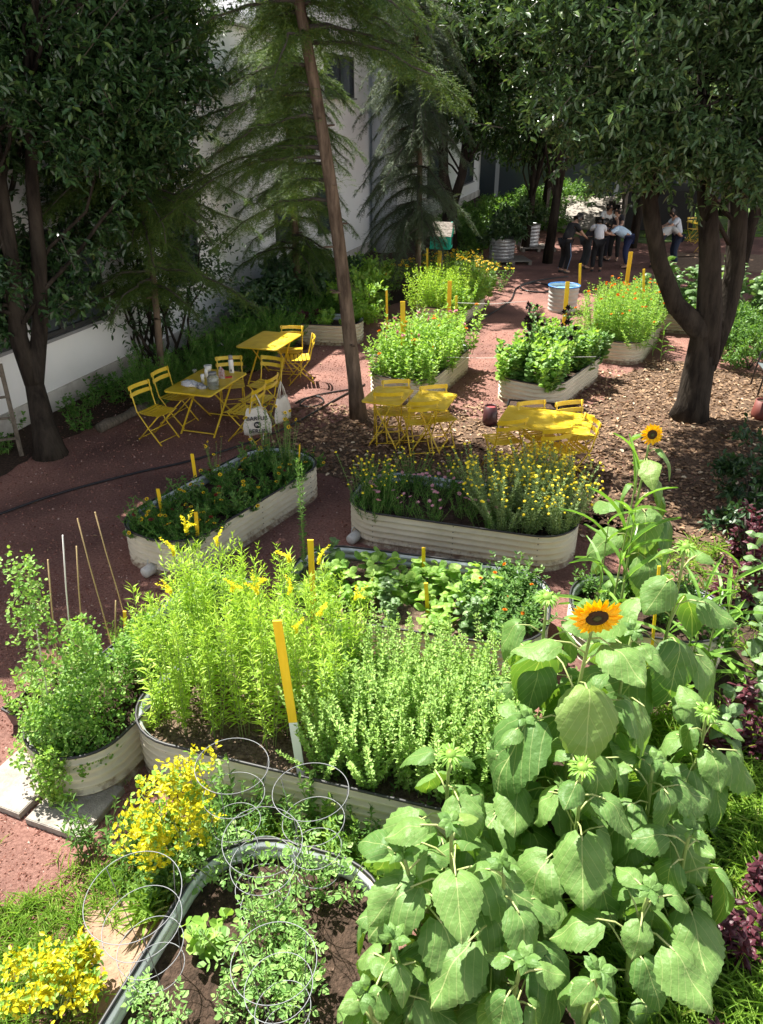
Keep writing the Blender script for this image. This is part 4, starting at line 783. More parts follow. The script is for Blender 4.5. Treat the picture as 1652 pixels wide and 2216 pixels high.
# hemlock with the long leaning trunk
def hemlock(base, top, r, label, n, seed, m, zr=(1.9, 10), reach=2.6, keep=None, droop=.45, group=None, azr=(0, 2*pi), lift=.1):
    rg = np.random.default_rng(seed); t = empty('hemlock_tree', base, 0, label, 'tree', group); b3 = np.array([base[0], base[1], 0.]); tp = np.array(top)-b3
    mb = MB(); tr = [tp*f+np.array([.12*sin(f*5)*f, .05*sin(f*8), 0])*(0 < f < 1) for f in np.linspace(0, 1, 14)]; tr[0] = tr[0]-[0, 0, .1]; tube(mb, tr, [r*1.35 if i == 0 else r*(1-.55*i/13) for i in range(14)], 14)
    for k in range(9): f = rg.uniform(.1, .6); p0 = tp*f; a = rg.uniform(0, 2*pi); tube(mb, [p0, p0+np.array([cos(a)*.2, sin(a)*.2, .02])], [.02, .012], 5)   # broken stubs
    mb.build('trunk', M_barkh, t, smooth=True); br = MB(); PO, DI, NN, LL, WW = [], [], [], [], []
    for k in range(n):
        z = rg.uniform(*zr); f = z/tp[2]; p0 = tp*f; a = rg.uniform(*azr); rc = reach*(.55+.45*rg.random())*(1-.45*max(0, (z-4)/8)); d = np.array([cos(a), sin(a), 0])
        kk = 9; q = np.array([p0+d*rc*u+np.array([0, 0, lift*rc*u-droop*rc*u*u])+rg.normal(0, .02, 3)*(u > 0) for u in np.linspace(0, 1, kk)])
        if keep is not None and not keep(q[-1]+b3): continue
        tube(br, q, [.028, .006], 5); T, U, Bn = frames(q)
        side = np.cross(d, [0, 0, 1.])
        for i in range(1, kk):
            for s in (-1, 1, 0):
                for rep in range(3):
                    u = i/(kk-1)-rep*.33/(kk-1); l = rc*(.27*(1-u)+.09)*rg.uniform(.6, 1.25); dd = nrm(T[i]*(.8 if s else 1.3)+side*s*.9+np.array([0, 0, -.18])+rg.normal(0, .3, 3)); st = q[i]*(1-.33*rep)+q[i-1]*.33*rep
                    # sprays: twigs carrying flat rows of needles
                    m_ = 7; us = np.linspace(.1, 1, m_); tw = st+dd*us[:, None]*l+np.array([0, 0, -.25*l])*us[:, None]**2
                    s2 = np.cross(dd, [0, 0, 1.]); s2 /= np.linalg.norm(s2)+1e-6
                    for g_ in (-1, 1):
                        ll = (.13*(1.15-us)+.035)*min(1.3, l/.35)*rg.uniform(.7, 1.2, m_)
                        PO.append(tw); DI.append(nrm(dd*.75+s2*g_*.8+rg.normal(0, .33, (m_, 3))+[0, 0, -.15])); NN.append(np.array([0, 0, 1.])+rg.normal(0, .5, (m_, 3))); LL.append(ll); WW.append(ll*0+.02)
                    PO.append(tw[:-1]); DI.append(np.repeat(dd[None], m_-1, 0)); NN.append(np.tile([0, 0, 1.], (m_-1, 1))); LL.append(np.full(m_-1, l/m_*1.2)); WW.append(np.full(m_-1, .02))
    PO, DI, NN, LL, WW = map(np.concatenate, (PO, DI, NN, LL, WW)); br.build('branch', M_twig, t)
    # each spray is a toothed strip: needles as a comb
    comb = []; cf = []
    for i in range(5):
        x = i/5+.05
        for s in (-1, 1): b0 = len(comb); comb += [[x, 0, 0], [x+.10, 0, 0], [x+.19, s*(.95-.1*i), -.05]]; cf.append([b0, b0+1, b0+2])
    mb = MB(); put(mb, (A_(comb), A_(cf)), PO, DI, NN, LL, WW); mb.build('crown', m, t, smooth=False); return t
hb = P(778, 905, 0); tp = PY(600, -420, 11.2)
hemlock((hb.x, hb.y, 0), (tp.x, tp.y, tp.z), .115, 'hemlock with a long bare leaning brown trunk in the middle of the garden', 120, 41, LF_hem, zr=(2.9, 8.6), reach=2.5, azr=(0, 2*pi), keep=lambda q: not (q[0] > -1.5 and q[2] < 4.3) and q[2] > 2.2 and not (q[1] < 10.4 and q[2] < 4.6) and not (q[0] < -1.6 and q[2] > 6.0))
hemlock((-1.9, 17.8, 0), (-2.0, 17.8, 7.6), .09, 'darker hemlock with drooping boughs behind the leaning trunk', 60, 43, LF_hem, zr=(1.6, 6.2), reach=1.7, droop=.55, keep=lambda q: q[2] > .7)
hemlock((-3.75, 12.7, 0), (-3.6, 12.6, 6.4), .06, 'young hemlock with bright low boughs hanging over the ferns', 46, 47, LF_hem, zr=(1.3, 5.6), reach=1.9, droop=.4, keep=lambda q: q[2] > 1.15)
hemlock((.95, 20.5, 0), (.8, 20.5, 7.8), .08, 'greyish feathery conifer behind the leaning trunk, weeping down to the flowers', 90, 44, LF_hem2, zr=(1.6, 7), reach=1.7, droop=.8, keep=lambda q: q[2] > .5)
# forked tree on the right
tb = P(1490, 905, 0); rt = lambda x, y, Y: tuple(PY(x, y, Y)-Vector((tb.x, tb.y, 0)))
tree('forked_tree', (tb.x, tb.y, 0), [([(0, 0, -.1), (0.02, 0, .25), (.02, .02, .8), (.0, .05, 1.35), rt(1462, 660, 11.4), rt(1428, 570, 11.35), rt(1410, 470, 11.3), rt(1402, 380, 11.3), rt(1350, 150, 11.3)], [.34, .25, .225, .2, .135, .12, .115, .10, .05]),
      ([(.08, .05, .9), rt(1535, 680, 11.5), rt(1537, 560, 11.5), rt(1530, 420, 11.5), rt(1520, 100, 11.5)], [.22, .19, .15, .13, .06]), ([(.12, .05, .8), rt(1565, 690, 11.8), rt(1590, 590, 11.9), rt(1600, 430, 11.9), rt(1640, 120, 12)], [.17, .17, .15, .13, .06])],
     [(4.2, 10.7, 5.0, 2.3, 1.9, 1.5, 1.8), (5.8, 11.2, 5.4, 2.0, 2.0, 2.0, 1.2), (3.0, 11.4, 5.6, 1.7, 1.8, 1.6, 1.3), (4.8, 11.8, 7.0, 2.6, 2.4, 1.2, .25), (5.2, 9.7, 4.5, 1.7, 1.2, 1.3, 2.2), (3.6, 10.6, 4.3, 1.4, 1.0, .9, 1.6)], 11500, 52, 'large forked tree with glossy leaves and dark trunk on the right', m=LF_h2, gap=.3, per=11, L=(.085, .135), sp=.16, wr=.38,
     cut=lambda p: (p[:, 2] > 3.15+.2*np.sin(p[:, 0]*3)) & ~((p[:, 0] < 2.2) & (p[:, 2] < 4.0)))
# a tree beyond the right edge, its trunk crossing the top corner
tree('dark_tree', (7.6, 12.4, 0), [([(0, 0, 0), (0, .1, 3), (-.3, .1, 6), (-.2, 0, 9)], [.24, .2, .17, .08])], [(6.9, 12.4, 6.2, 1.8, 2, 2.0), (8.2, 13.0, 4.6, 1.3, 1.6, 1.2)], 1900, 55, 'dark trunked tree crossing the upper right corner', m=LF_h, gap=.3)
# trees along the wall and at the back
bt = P(962, 482, 0)
tree('dark_tree', (2.25, 27.0, 0), [([(0, 0, 0), (0, 0, 1.4), (-.25, 0, 2.5), (-.4, 0, 6)], [.3, .24, .16, .08]), ([(0, 0, 1.3), (.35, 0, 2.5), (.6, 0, 6)], [.17, .14, .06])],
     [(2.4, 27, 5.4, 2.2, 2, 2.1), (1.9, 26.7, 7.8, 2.8, 2.2, 2.0)], 2300, 61, 'dark trunked tree beside the little teal house', m=LF_dk, gap=.1, per=12, L=(.13, .2), sp=.28, group='trees at the back of the garden')
for k, (x, y, z, s, lab, mm, g_) in enumerate(((4.7, 28, 4.8, 1.2, 'broad leafed tree above the far path', LF_dk, -.4), (9.4, 21.5, 5.9, 1.2, 'glossy dark tree over the far marigolds', LF_h2, -.1), (6.3, 33.5, 4.8, 1.3, 'dark tree deep in the back by the white wall', LF_dk, -.4), (8.6, 28.6, 4.9, 1.35, 'large dark tree behind the group of people', LF_dk, -.2),
        (13.5, 30.5, 6.2, 1.4, 'dark tree at the far right', LF_dk, -.4), (11.0, 19.5, 5.6, 1.15, 'tree beyond the right hand bed', LF_dk, -.2), (15.5, 38, 6.5, 1.8, 'tree before the far building', LF_dk, -.4), (11.0, 35, 5, 1.6, 'pale trunk tree near the ramp', LF_dk, -.5), (5.0, 25.5, 8.4, 1.3, 'tall tree whose crown fills the top behind the path', LF_dk, -.2))):
    low = (2.5, 3.6, 2.2, 2.4, 2.2, 3.0, 2.2, 2.6, 4.6)[k]
    tree('background_tree', (x+.3, y, 0), [([(0, 0, 0), (.1, 0, 2), (0, .1, z)], [.13*s, .10*s, .05*s]), ([(.1, 0, 1.9), (.5, 0, z*.8)], [.1*s, .05])], [(x, y, z, 2.4*s, 2.0*s, 1.7*s), (x+.6, y+.4, z+1.8*s, 2.5*s, 2*s, 1.6*s)], int(1900*s), 70+k, lab, m=mm, gap=g_, per=10, L=(.11*s, .18*s), sp=.26*s, group='trees at the back of the garden', limbs_n=8, cut=lambda p, low=low: p[:, 2] > low)
# holly bough reaching in behind: low hedge under the wall
def shrub(name, loc, r, h, n, seed, m, label, L=(.05, .09), per=8, tpl=OVAL, wr=.5, group=None, cat='shrub', sp=.1, gap=-.6):
    t = empty(name, loc, 0, label, cat, group); cl = crown([(0, 0, h*.5, r, r, h*.55)], n, seed, gap, .3); cl = cl[cl[:, 2] > .03]; leafy('foliage', m, t, cl, seed, per, L, wr, sp, tpl, center=(0, 0, 0), twigs=False)
    mb = MB(); rg = np.random.default_rng(seed)
    for k in range(7): a = rg.uniform(0, 2*pi); tube(mb, wob((0, 0, 0), (r*.5*cos(a), r*.5*sin(a), h*.75), 5, .04, rg), [.012, .004], 5)
    mb.build('stems', M_twig, t); return t
# ------------------------------------------------------------------ plants
G_ = {}
G_['gold'] = leafmat('goldenrod_leaf', (0.221, 0.384, 0.042), (0.475, 0.672, 0.085), .42, .5, .35, c3=(.42, .50, .08))
G_['herb'] = leafmat('herb_leaf', (0.204, 0.358, 0.089), (0.426, 0.618, 0.177), .38, .5, .35, c3=(.36, .46, .14))
G_['pea'] = leafmat('pea_leaf', (0.119, 0.255, 0.051), (0.289, 0.493, 0.102), .4, .5, .4, c3=(.30, .40, .10))
G_['yel'] = leafmat('yellow_shrub_leaf', (.50, .47, .012), (.74, .70, .03), .35, .45, .35, c3=(.30, .42, .05), tint=(1.1, 1, .3))
G_['mid'] = leafmat('garden_leaf', (0.068, 0.162, 0.034), (0.162, 0.311, 0.068), .35, .5, .4, c3=(.22, .32, .08))
G_['fern'] = leafmat('soft_fern_leaf', (0.055, 0.156, 0.031), (0.125, 0.281, 0.046), .35, .6, .3, c3=(.15, .26, .06))
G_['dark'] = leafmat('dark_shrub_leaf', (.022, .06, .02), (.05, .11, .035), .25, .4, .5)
G_['brt'] = leafmat('bright_green_leaf', (0.176, 0.351, 0.054), (0.351, 0.540, 0.108), .42, .5, .4, c3=(.40, .50, .14))
G_['sun'] = leafmat('sunflower_leaf', (0.095, 0.201, 0.049), (0.171, 0.300, 0.080), .36, .5, .35, veins=True, tint=(1.3, 1.35, .4), c3=(.30, .36, .09))
G_['sun2'] = leafmat('far_broad_leaf', (.10, .19, .06), (.19, .31, .12), .3, .45, .5, c3=(.3, .42, .2))
G_['grey'] = leafmat('grey_green_leaf', (0.182, 0.273, 0.116), (0.346, 0.455, 0.204), .3, .6, .3)
G_['red'] = leafmat('amaranth_leaf', (0.060, 0.015, 0.024), (0.132, 0.036, 0.051), .35, .45, .4, c3=(.20, .20, .10), tint=(1.3, .5, .6))
G_['grass'] = leafmat('grass_blade', (0.140, 0.266, 0.042), (0.336, 0.504, 0.098), .4, .5, .3, c3=(.42, .42, .18))
G_['corn'] = leafmat('corn_blade', (0.156, 0.324, 0.048), (0.276, 0.480, 0.096), .42, .4, .5)
G_['tom'] = leafmat('tomato_leaf', (0.135, 0.284, 0.068), (0.297, 0.486, 0.135), .4, .5, .35, c3=(.3, .42, .12))
M_stem = mat('green_stem', (.16, .24, .06), .6, (.24, .31, .09), 10); M_dstem = mat('brown_stem', (.07, .06, .03), .8); M_pet = mat('pale_petiole', (.32, .38, .13), .5, (.40, .44, .18), 8)
M_fy = leafmat('yellow_petal', (.78, .52, .01), (.86, .62, .02), .3, .5, .3, tint=(1, .8, .3)); M_sfy = leafmat('sunflower_petal', (.82, .50, .005), (.88, .62, .01), .35, .5, .3, tint=(1.1, .8, .2))
M_fo = leafmat('orange_petal', (.75, .20, .01), (.85, .32, .01), .25, .5, .3, tint=(1, .6, .3)); M_fp = leafmat('pink_petal', (.62, .22, .30), (.75, .45, .5), .3, .5, .3, tint=(1, .7, .8))
M_fr = leafmat('crimson_petal', (.12, .005, .01), (.22, .02, .02), .2, .5, .3, tint=(1, .3, .3)); M_fk = mat('flower_dark', (.05, .012, .008), .85, (.10, .03, .012), 200, .8, 300); M_blkf = leafmat('near_black_petal', (.008, .003, .006), (.02, .006, .01), .05, .6, .3)
M_disc = mat('sunflower_disc', (.035, .018, .004), .95, (.09, .035, .008), 160, 1.0, 260)

def stems_leaves(seed, r, h, ns, nodes, L, wr, tpl, spread=.3, up=.35, taper=.3, hj=.15, start=.1, bend=.08, whorl=2, splay=1., droop=0):
    """upright stems carrying leaves at regular nodes; returns positions and directions for leaves and the stem lines"""
    rg = np.random.default_rng(seed); P_, D_, N_, S_, lines, tops = [], [], [], [], [], []
    for s in range(ns):
        a = rg.uniform(0, 2*pi); q = r*sqrt((s+.5)/ns); b0 = np.array([cos(a)*q*(1-spread), sin(a)*q*(1-spread), 0]); hh = h*(1-hj*rg.random()*2*(.4+.6*q/max(r, 1e-3)))
        tip = b0+np.array([cos(a)*q*spread*2*splay+rg.normal(0, bend*h), sin(a)*q*spread*2*splay+rg.normal(0, bend*h), hh]); k = 5; ln = np.array([b0+(tip-b0)*t+np.array([0, 0, .06*h*t*(1-t)]) for t in np.linspace(0, 1, k)]); lines.append(ln); tops.append(tip)
        t = np.clip(np.repeat(np.linspace(start, 1, nodes)+rg.normal(0, .25/nodes, nodes), whorl)+rg.normal(0, .12/nodes, nodes*whorl), 0, 1); az = np.arange(len(t))*2.4+rg.uniform(0, 6)+rg.normal(0, .3, len(t)); p = np.stack([np.interp(t, np.linspace(0, 1, k), ln[:, c]) for c in range(3)], 1)
        e = up+.5*t**3+rg.normal(0, .15, len(t))-droop*(1-t); d = np.stack([np.cos(az)*np.cos(e), np.sin(az)*np.cos(e), np.sin(e)], 1); P_.append(p); D_.append(d); N_.append(np.array([0, 0, 1.])+.35*rg.normal(0, 1, (len(t), 3))-.3*d); S_.append(L*(1-taper*t)*rg.uniform(.75, 1.15, len(t)))
    return np.concatenate(P_), np.concatenate(D_), np.concatenate(N_), np.concatenate(S_), lines, np.array(tops)
def plant(name, label, cat, group, m, seed, r, h, ns, nodes, L, wr, tpl=LANCE, stem=M_stem, sr=.004, uv=False, **kw):
    t = empty(name, (0, 0, 0), 0, label, cat, group); p, d, n, s, lines, tops = stems_leaves(seed, r, h, ns, nodes, L, wr, tpl, **kw)
    mb = MB(); put(mb, tpl, p, d, n, s, s*wr, uv=uv); mb.build('foliage', m, t, smooth=False, uv=uv)
    mb = MB(); [tube(mb, l, [sr, sr*.4], 4, cap=False) for l in lines]; mb.build('stems', stem, t); t['h'] = h; TOPS[t.name] = tops; return t
TOPS = {}
def flower_proto(kind):
    if kind == 'button': mb = MB(); lathe(mb, [(.004, -.003), (.011, 0), (.010, .005), (.005, .009)], 9); return mb.build('blossom', mat('button_yellow', (.80, .60, .01), .7, (.88, .7, .03), 200), None)
    npet, rr, m, cr, cm, lay, cup = {'coreopsis': (8, .026, M_fy, .010, M_fk, 1, .1), 'zinnia_o': (12, .034, M_fo, .012, M_fy, 2, .25), 'zinnia_p': (12, .036, M_fp, .012, M_fk, 2, .25), 'marigold': (10, .03, M_fo, .012, M_fo, 3, .5), 'crimson': (8, .024, M_fr, .008, M_fk, 1, .1), 'rud': (10, .035, M_fy, .012, M_fk, 1, 0), 'pink': (7, .024, M_fp, .007, M_fp, 1, .4), 'black': (6, .06, M_blkf, .02, M_blkf, 2, .6)}[kind]
    mb = MB()
    for l in range(lay):
        a = np.arange(npet)*2*pi/npet+l*.3; e = cup+l*.45; d = np.stack([np.cos(a)*cos(e), np.sin(a)*cos(e), np.full(npet, sin(e))], 1); put(mb, OVAL, np.column_stack([d[:, :2]*cr*.5, np.full(npet, l*.004)]), d, np.tile([0, 0, 1.], (npet, 1))-d*.3, rr*(1-.2*l), rr*.62)
    o = mb.build('blossom', m, None, smooth=False); mb = MB(); lathe(mb, [(cr, 0), (cr*.9, cr*.5), (cr*.3, cr*.8)], 9); c_ = mb.build('flower_centre', cm, o); return o
FP = {}
def add_flowers(t, kind, pts, scale=(.8, 1.2), seed=0, face=(0, -.35, 1), jit=.35):
    rg = np.random.default_rng(seed)
    for p in pts:
        if kind not in FP: FP[kind] = o = flower_proto(kind)
        else:
            o = FP[kind].copy(); COL.objects.link(o)
            for ch in FP[kind].children: c = ch.copy(); COL.objects.link(c); c.parent = o
        o.parent = t; o.location = tuple(p); s = rg.uniform(*scale); o.scale = (s, s, s); n = Vector(face)+Vector(rg.normal(0, jit, 3)); o.rotation_euler = n.to_track_quat('Z', 'Y').to_euler()
def place(protos, spots, seed=0, smin=.85, smax=1.15, labels=None, rot=True):
    """the first use of each source moves the source itself, later ones are copies"""
    rg = random.Random(seed); used = set(); out = []
    for i, s in enumerate(spots):
        k = rg.randrange(len(protos)); 
        if len(used) < len(protos): k = [j for j in range(len(protos)) if j not in used][0]
        o = protos[k] if k not in used else dup(protos[k]); used.add(k); o.location = tuple(s[:3]); sc = rg.uniform(smin, smax)*(s[3] if len(s) > 3 else 1); o.scale = (sc, sc, sc*(s[4] if len(s) > 4 else 1)); o.rotation_euler = (0, 0, rg.uniform(0, 6.28) if rot else 0)
        if labels: o['label'] = labels[i]
        out.append(o)
    return out
def bedspots(key, n, u=(-.9, .9), v=(-.8, .8), seed=0, z=None):
    rg = np.random.default_rng(seed); c = np.array([[rg.uniform(*u), rg.uniform(*v)] for _ in range(n*12)]); sel = [c[0]]; B_ = BED[key]; L, Wd = B_['dims']
    for _ in range(n-1):
        d = np.min([np.hypot((c[:, 0]-s[0])*L, (c[:, 1]-s[1])*Wd) for s in sel], 0); sel.append(c[np.argmax(d)])
    return [tuple(inbed(B_, a, b_, z)) for a, b_ in sel]

# goldenrod in bed B
def goldenrods():
    pr = []
    for k in range(4):
        t = plant('goldenrod', 'tall lime green goldenrod stem with narrow leaves and a few yellow plumes', 'goldenrod', 'goldenrod stems in the front bed', G_['gold'], 100+k, .09, 1.22, 5, 34, .105, .16, LANCE, up=.35, hj=.12, start=.12, whorl=2, spread=.4, bend=.035, taper=.35, splay=1)
        # side sprigs near the top
        p, d, n, s, lines, tops = stems_leaves(130+k, .12, .42, 5, 16, .055, .16, LANCE, up=.5, whorl=2); mb = MB(); put(mb, LANCE, p+[0, 0, .75], d, n, s, s*.2); mb.build('side_sprig', G_['gold'], t, smooth=False)
        pr.append(t)
    # plume: a curved spike of tiny yellow florets
    rg = np.random.default_rng(9); mb = MB(); P_, D_ = [], []
    for s in range(5):
        a = rg.uniform(0, 6.28); 
        for i in range(34): u = i/33; P_.append([cos(a)*.06*u*u+rg.normal(0, .004), sin(a)*.06*u*u+rg.normal(0, .004), .13*u-.05*u*u*(s > 0)]); 
    P_ = np.array(P_); put(mb, OVAL, P_, rdir(len(P_), -.2, 1, rg), rdir(len(P_), .3, 1, rg), .012, .008); pl = mb.build('plume', leafmat('plume_yellow', (.70, .62, .02), (.82, .74, .04), .3, .5, .3), None, smooth=False)
    sp = bedspots('B', 29, (-.84, .10), (-.55, .84), 3); out = place(pr, [(x, y, z, 1., .88+.22*random.random()) for x, y, z in sp], 4, .9, 1.12)
    sel = [o for i, o in enumerate(out) if i % 3 != 2][:13]
    for i, o in enumerate(sel):
        c = pl if i == 0 else pl.copy()
        if i: COL.objects.link(c)
        c.parent = o; tp_ = TOPS[pr[[p.data if False else 0 for p in (0,)][0]].name] if False else None; c.location = (0.02*sin(i*2), .02*cos(i), 1.2-.05*(i % 3)); c.scale = (1.15,)*3; c.rotation_euler = (.3*sin(i), .3*cos(i*3), i)
goldenrods()
# leafy herb mass to the right of it
pr = [plant('herb_plant', 'small leaved pale green upright herb filling the right half of the goldenrod bed', 'herb', 'small leaved herbs in the front bed', G_['herb'], 150+k, .18, .88, 24, 27, .038, .55, OVAL, up=.2, hj=.32, start=.08, whorl=3, spread=.45, bend=.10, taper=.35) for k in range(3)]
place(pr, [(x, y, z, 1, .9+.15*random.random()) for x, y, z in bedspots('B', 25, (.06, .92), (-.68, .88), 8)], 5, .92, 1.1)
place([plant('young_sprout', 'small young green sprout in the pale soil at the left end of the goldenrod bed', 'seedling', 'sprouts at the left end of the goldenrod bed', G_['gold'], 170, .05, .3, 4, 9, .07, .25, LANCE, up=.5)], bedspots('B', 5, (-.93, -.8), (-.6, .5), 2), 3)
# peas
def pea(label, loc, pts, seed, m=G_['pea'], per=9, L=(.018, .036), name='pea_plant'):
    t = empty(name, loc, 0, label, 'pea plant' if name == 'pea_plant' else 'vine', 'pea plants' if name == 'pea_plant' else None); rg = np.random.default_rng(seed); pts = np.array(pts); leafy('foliage', m, t, pts, seed, per, L, .75, .05, twigs=False, center=(0, 0, -5))
    mb = MB(); idx = rg.permutation(len(pts))
    for k in range(min(60, len(pts)//3)):
        a = pts[idx[k]]; j = np.argsort(np.linalg.norm(pts-a, axis=1))[rg.integers(3, 14)]; tube(mb, [a, (a+pts[j])/2+rg.normal(0, .02, 3), pts[j]], .0022, 4)
    mb.build('stem', M_pet, t); return t
rg = np.random.default_rng(77)
for i, (u, v, hh) in enumerate(((-.80, .3, 1.5), (-.66, -.2, .95), (-.5, .3, .75), (-.25, -.1, .55), (0, .15, .45), (.3, -.15, .4), (.65, .1, .4), (-.85, -.25, .4), (-.9, .3, .35))):
    s = tuple(inbed(BED['A'], u, v)); k = 190 if hh > .9 else 170; z = rg.random(k)**1.25*hh; wd = .22*(1.1-.85*(z/hh)**.5)+.03; a = rg.uniform(0, 6.28, k); q = wd*np.sqrt(rg.random(k))*1.2
    pea('tangled pea vine with tiny pale leaves climbing the canes in the narrow left bed', s, np.column_stack([np.cos(a)*q, np.sin(a)*q, z]), 200+i)
def trail(u0, w, n, seed, label, drop=.42):
    B_ = BED['A']; L, Wd = B_['dims']; r = .34; pts = []; rg = np.random.default_rng(seed); R = Matrix.Rotation(B_.rotation_euler[2], 2)
    for k in range(n):
        a = radians(u0+rg.normal(0, w)); z = BH+.05-rg.random()*drop; o = .03+.05*rg.random()+.04*sin(z*9); q = R @ Vector((-(L/2-r)-cos(a)*(r+o), sin(a)*(r+o))); pts.append([B_.location.x+q.x, B_.location.y+q.y, z])
    o = pea(label, (0, 0, 0), pts, seed, G_['brt'], 7, (.018, .034), 'trailing_vine'); return o
trail(-10, 8, 130, 5, 'pale green vine hanging over the left of the bed end down to the slabs'); trail(88, 14, 150, 6, 'pale green vine hanging over the right side of the narrow bed', .38)
pr = [plant('leafy_weed', 'light green leafy weed crowding the planter left of the pea bed', 'weed', 'weeds left of the pea bed', G_['brt'], 190+k, .12, .3, 7, 8, .06, .45, OVAL, up=.4) for k in range(2)]
place(pr, [(-2.72, 4.75, .17), (-2.62, 4.95, .17), (-2.5, 5.2, 0), (-2.8, 4.6, .17), (-2.35, 5.6, 0)], 3)
# yellow shrubs
def yshrub(loc, r, h, n, seed, label):
    t = empty('yellow_shrub', loc, 0, label, 'shrub'); rg = np.random.default_rng(seed); cl = crown([(0, 0, h*.62, r, r, h*.42)], n, seed, -1.6, .25); hi = cl[cl[:, 2] > h*.42-.1*rg.random(len(cl))]; lo = cl[cl[:, 2] <= h*.5]
    leafy('foliage', G_['yel'], t, hi, seed, 8, (.024, .038), .6, .035, center=(0, 0, 0), twigs=False); leafy('green_foliage', G_['brt'], t, hi[::3]*[1.04, 1.04, 1.02], seed+3, 7, (.026, .042), .6, .04, center=(0, 0, 0), twigs=False); leafy('lower_foliage', G_['mid'], t, np.concatenate([lo, lo*[1, 1, .6]]), seed, 8, (.03, .05), .5, .05, center=(0, 0, 0), twigs=False)
    mb = MB(); [tube(mb, wob((0, 0, 0), (r*.7*cos(k), r*.7*sin(k), h*.8), 5, .04, rg), [.007, .003], 5) for k in range(9)]; mb.build('stems', M_stem, t)
yshrub((-1.20, 3.16, 0), .27, 1.0, 330, 31, 'taller golden yellow shrub between the pea bed and the nearest raised bed')
yshrub((-1.72, 2.40, 0), .21, .46, 220, 32, 'round bright yellow shrub in the bottom left corner')
# weeds around the yellow shrub and front bed
pr = [plant('leafy_weed', 'loose green weed by the yellow shrub and cages', 'weed', 'weeds between the front beds', G_['mid'], 210+k, .13, .34, 8, 9, .07, .3, LANCE, up=.4) for k in range(2)]+[plant('leafy_weed', 'loose green weed by the yellow shrub and cages', 'weed', 'weeds between the front beds', G_['brt'], 214, .12, .38, 7, 8, .075, .4, OVAL, up=.35)]
place(pr, [(*P(x, y, 0)[:2], 0) for x, y in ((300, 1900), (330, 1960), (400, 1930), (470, 1800), (520, 1790), (600, 1800), (660, 1830), (700, 1800), (740, 1850), (760, 1820), (790, 1870), (450, 1900), (210, 1850), (500, 1840), (860, 1830))], 6)
pr = [plant('strappy_clump', 'clump of strap shaped green leaves below the yellow shrub', 'plant', 'strappy clumps by the yellow shrub', G_['grass'], 220, .06, .1, 9, 3, .26, .09, BLADE, up=1.0, bend=.3)]; place(pr, [(*P(320, 1990, 0)[:2], 0), (*P(350, 1975, 0)[:2], 0)], 2)
# tomatoes
def tomato(label, seed, h=.55, r=.16, m='tom'):
    comp = (np.concatenate([OVAL[0]*[.36, .26, .36]+[.64, 0, 0]]+[np.stack([.30*OVAL[0][:, 0]*.5+.18*OVAL[0][:, 1]*(-sy)*.3+x0, sy*(.30*OVAL[0][:, 0])+.18*OVAL[0][:, 1]*.6, OVAL[0][:, 2]*.3-.05], 1) for x0 in (.25, .52) for sy in (-1, 1)]), np.concatenate([OVAL[1]+6*k for k in range(5)]))
    return plant('tomato_plant', label, 'tomato plant', 'tomato plants in the nearest bed', G_[m], seed, r, h, 5, 6, .14, 1.0, comp, up=.25, hj=.25, start=.15, whorl=2, sr=.006, taper=.35, bend=.08)
pr = [tomato('young tomato plant with light divided leaves inside a wire cage in the nearest bed', 230+k) for k in range(2)]
place(pr, [(*P(x, y, .3)[:2], .29, 1, s) for x, y, s in ((610, 1985, 1.1), (575, 2050, .9), (570, 2130, .8), (650, 2170, .9), (330, 2210, .6), (710, 1940, .9), (490, 1880, .6), (560, 2180, .5))], 3)
pr = [plant('bean_seedling', 'lime green broad leaved seedling alone on dark soil in the nearest bed', 'seedling', None, G_['brt'], 236, .09, .24, 5, 4, .085, .85, OVAL, up=.15)]; place(pr, [(*P(445, 2040, .3)[:2], .29)], 1)
pr = [plant('weed_seedling', 'small weed in the cream bed gap before the front cages', 'weed', 'small weeds before the front bed', G_['tom'], 238, .08, .5, 5, 8, .07, .4, OVAL, up=.4)]; place(pr, [(*P(x, y, 0)[:2], 0) for x, y in ((500, 1770), (690, 1790), (730, 1740))], 3)

# bed D: brown eyed yellow flowers
pr = [plant('coreopsis_plant', 'feathery dark green plant with brown eyed yellow flowers in the bed left of centre', 'flower plant', 'brown eyed flower plants', G_['fern'], 240+k, .2, .2, 30, 9, .06, .3, LANCE, up=.5, hj=.3, whorl=3, spread=.5, bend=.1) for k in range(3)]
for k, t in enumerate(pr): rg = np.random.default_rng(k); tp_ = TOPS[t.name]; add_flowers(t, 'coreopsis', tp_[rg.permutation(len(tp_))[:3]]+[0, 0, .05], seed=k, scale=(.7, 1.)); add_flowers(t, 'crimson', tp_[rg.permutation(len(tp_))[:1]]+[0, 0, .04], seed=k)
out = place(pr, bedspots('D', 19, (-.9, .9), (-.78, .78), 7), 3, .9, 1.2)
t = plant('tall_coreopsis', 'tall wispy stems topped with brown eyed yellow flowers at the far end of their bed', 'flower plant', 'tall flowers at the bed end', G_['fern'], 247, .1, .85, 7, 20, .05, .2, LANCE, up=.4, bend=.06); add_flowers(t, 'coreopsis', TOPS[t.name]+[0, 0, .02], seed=3)
place([t], [tuple(inbed(BED['D'], .85, .1)), tuple(inbed(BED['D'], .72, -.35)), tuple(inbed(BED['D'], .78, .5)), tuple(inbed(BED['D'], .2, .85))[:3]+(.8,)], 3, .8, 1.05)
pr = [plant('green_clump', 'leafy green clump in the brown eyed flower bed', 'plant', 'leafy clumps in the flower bed', G_['mid'], 249, .14, .3, 10, 8, .06, .45, OVAL, up=.3)]; place(pr, bedspots('D', 7, (-.8, .8), (-.7, .7), 17), 5)
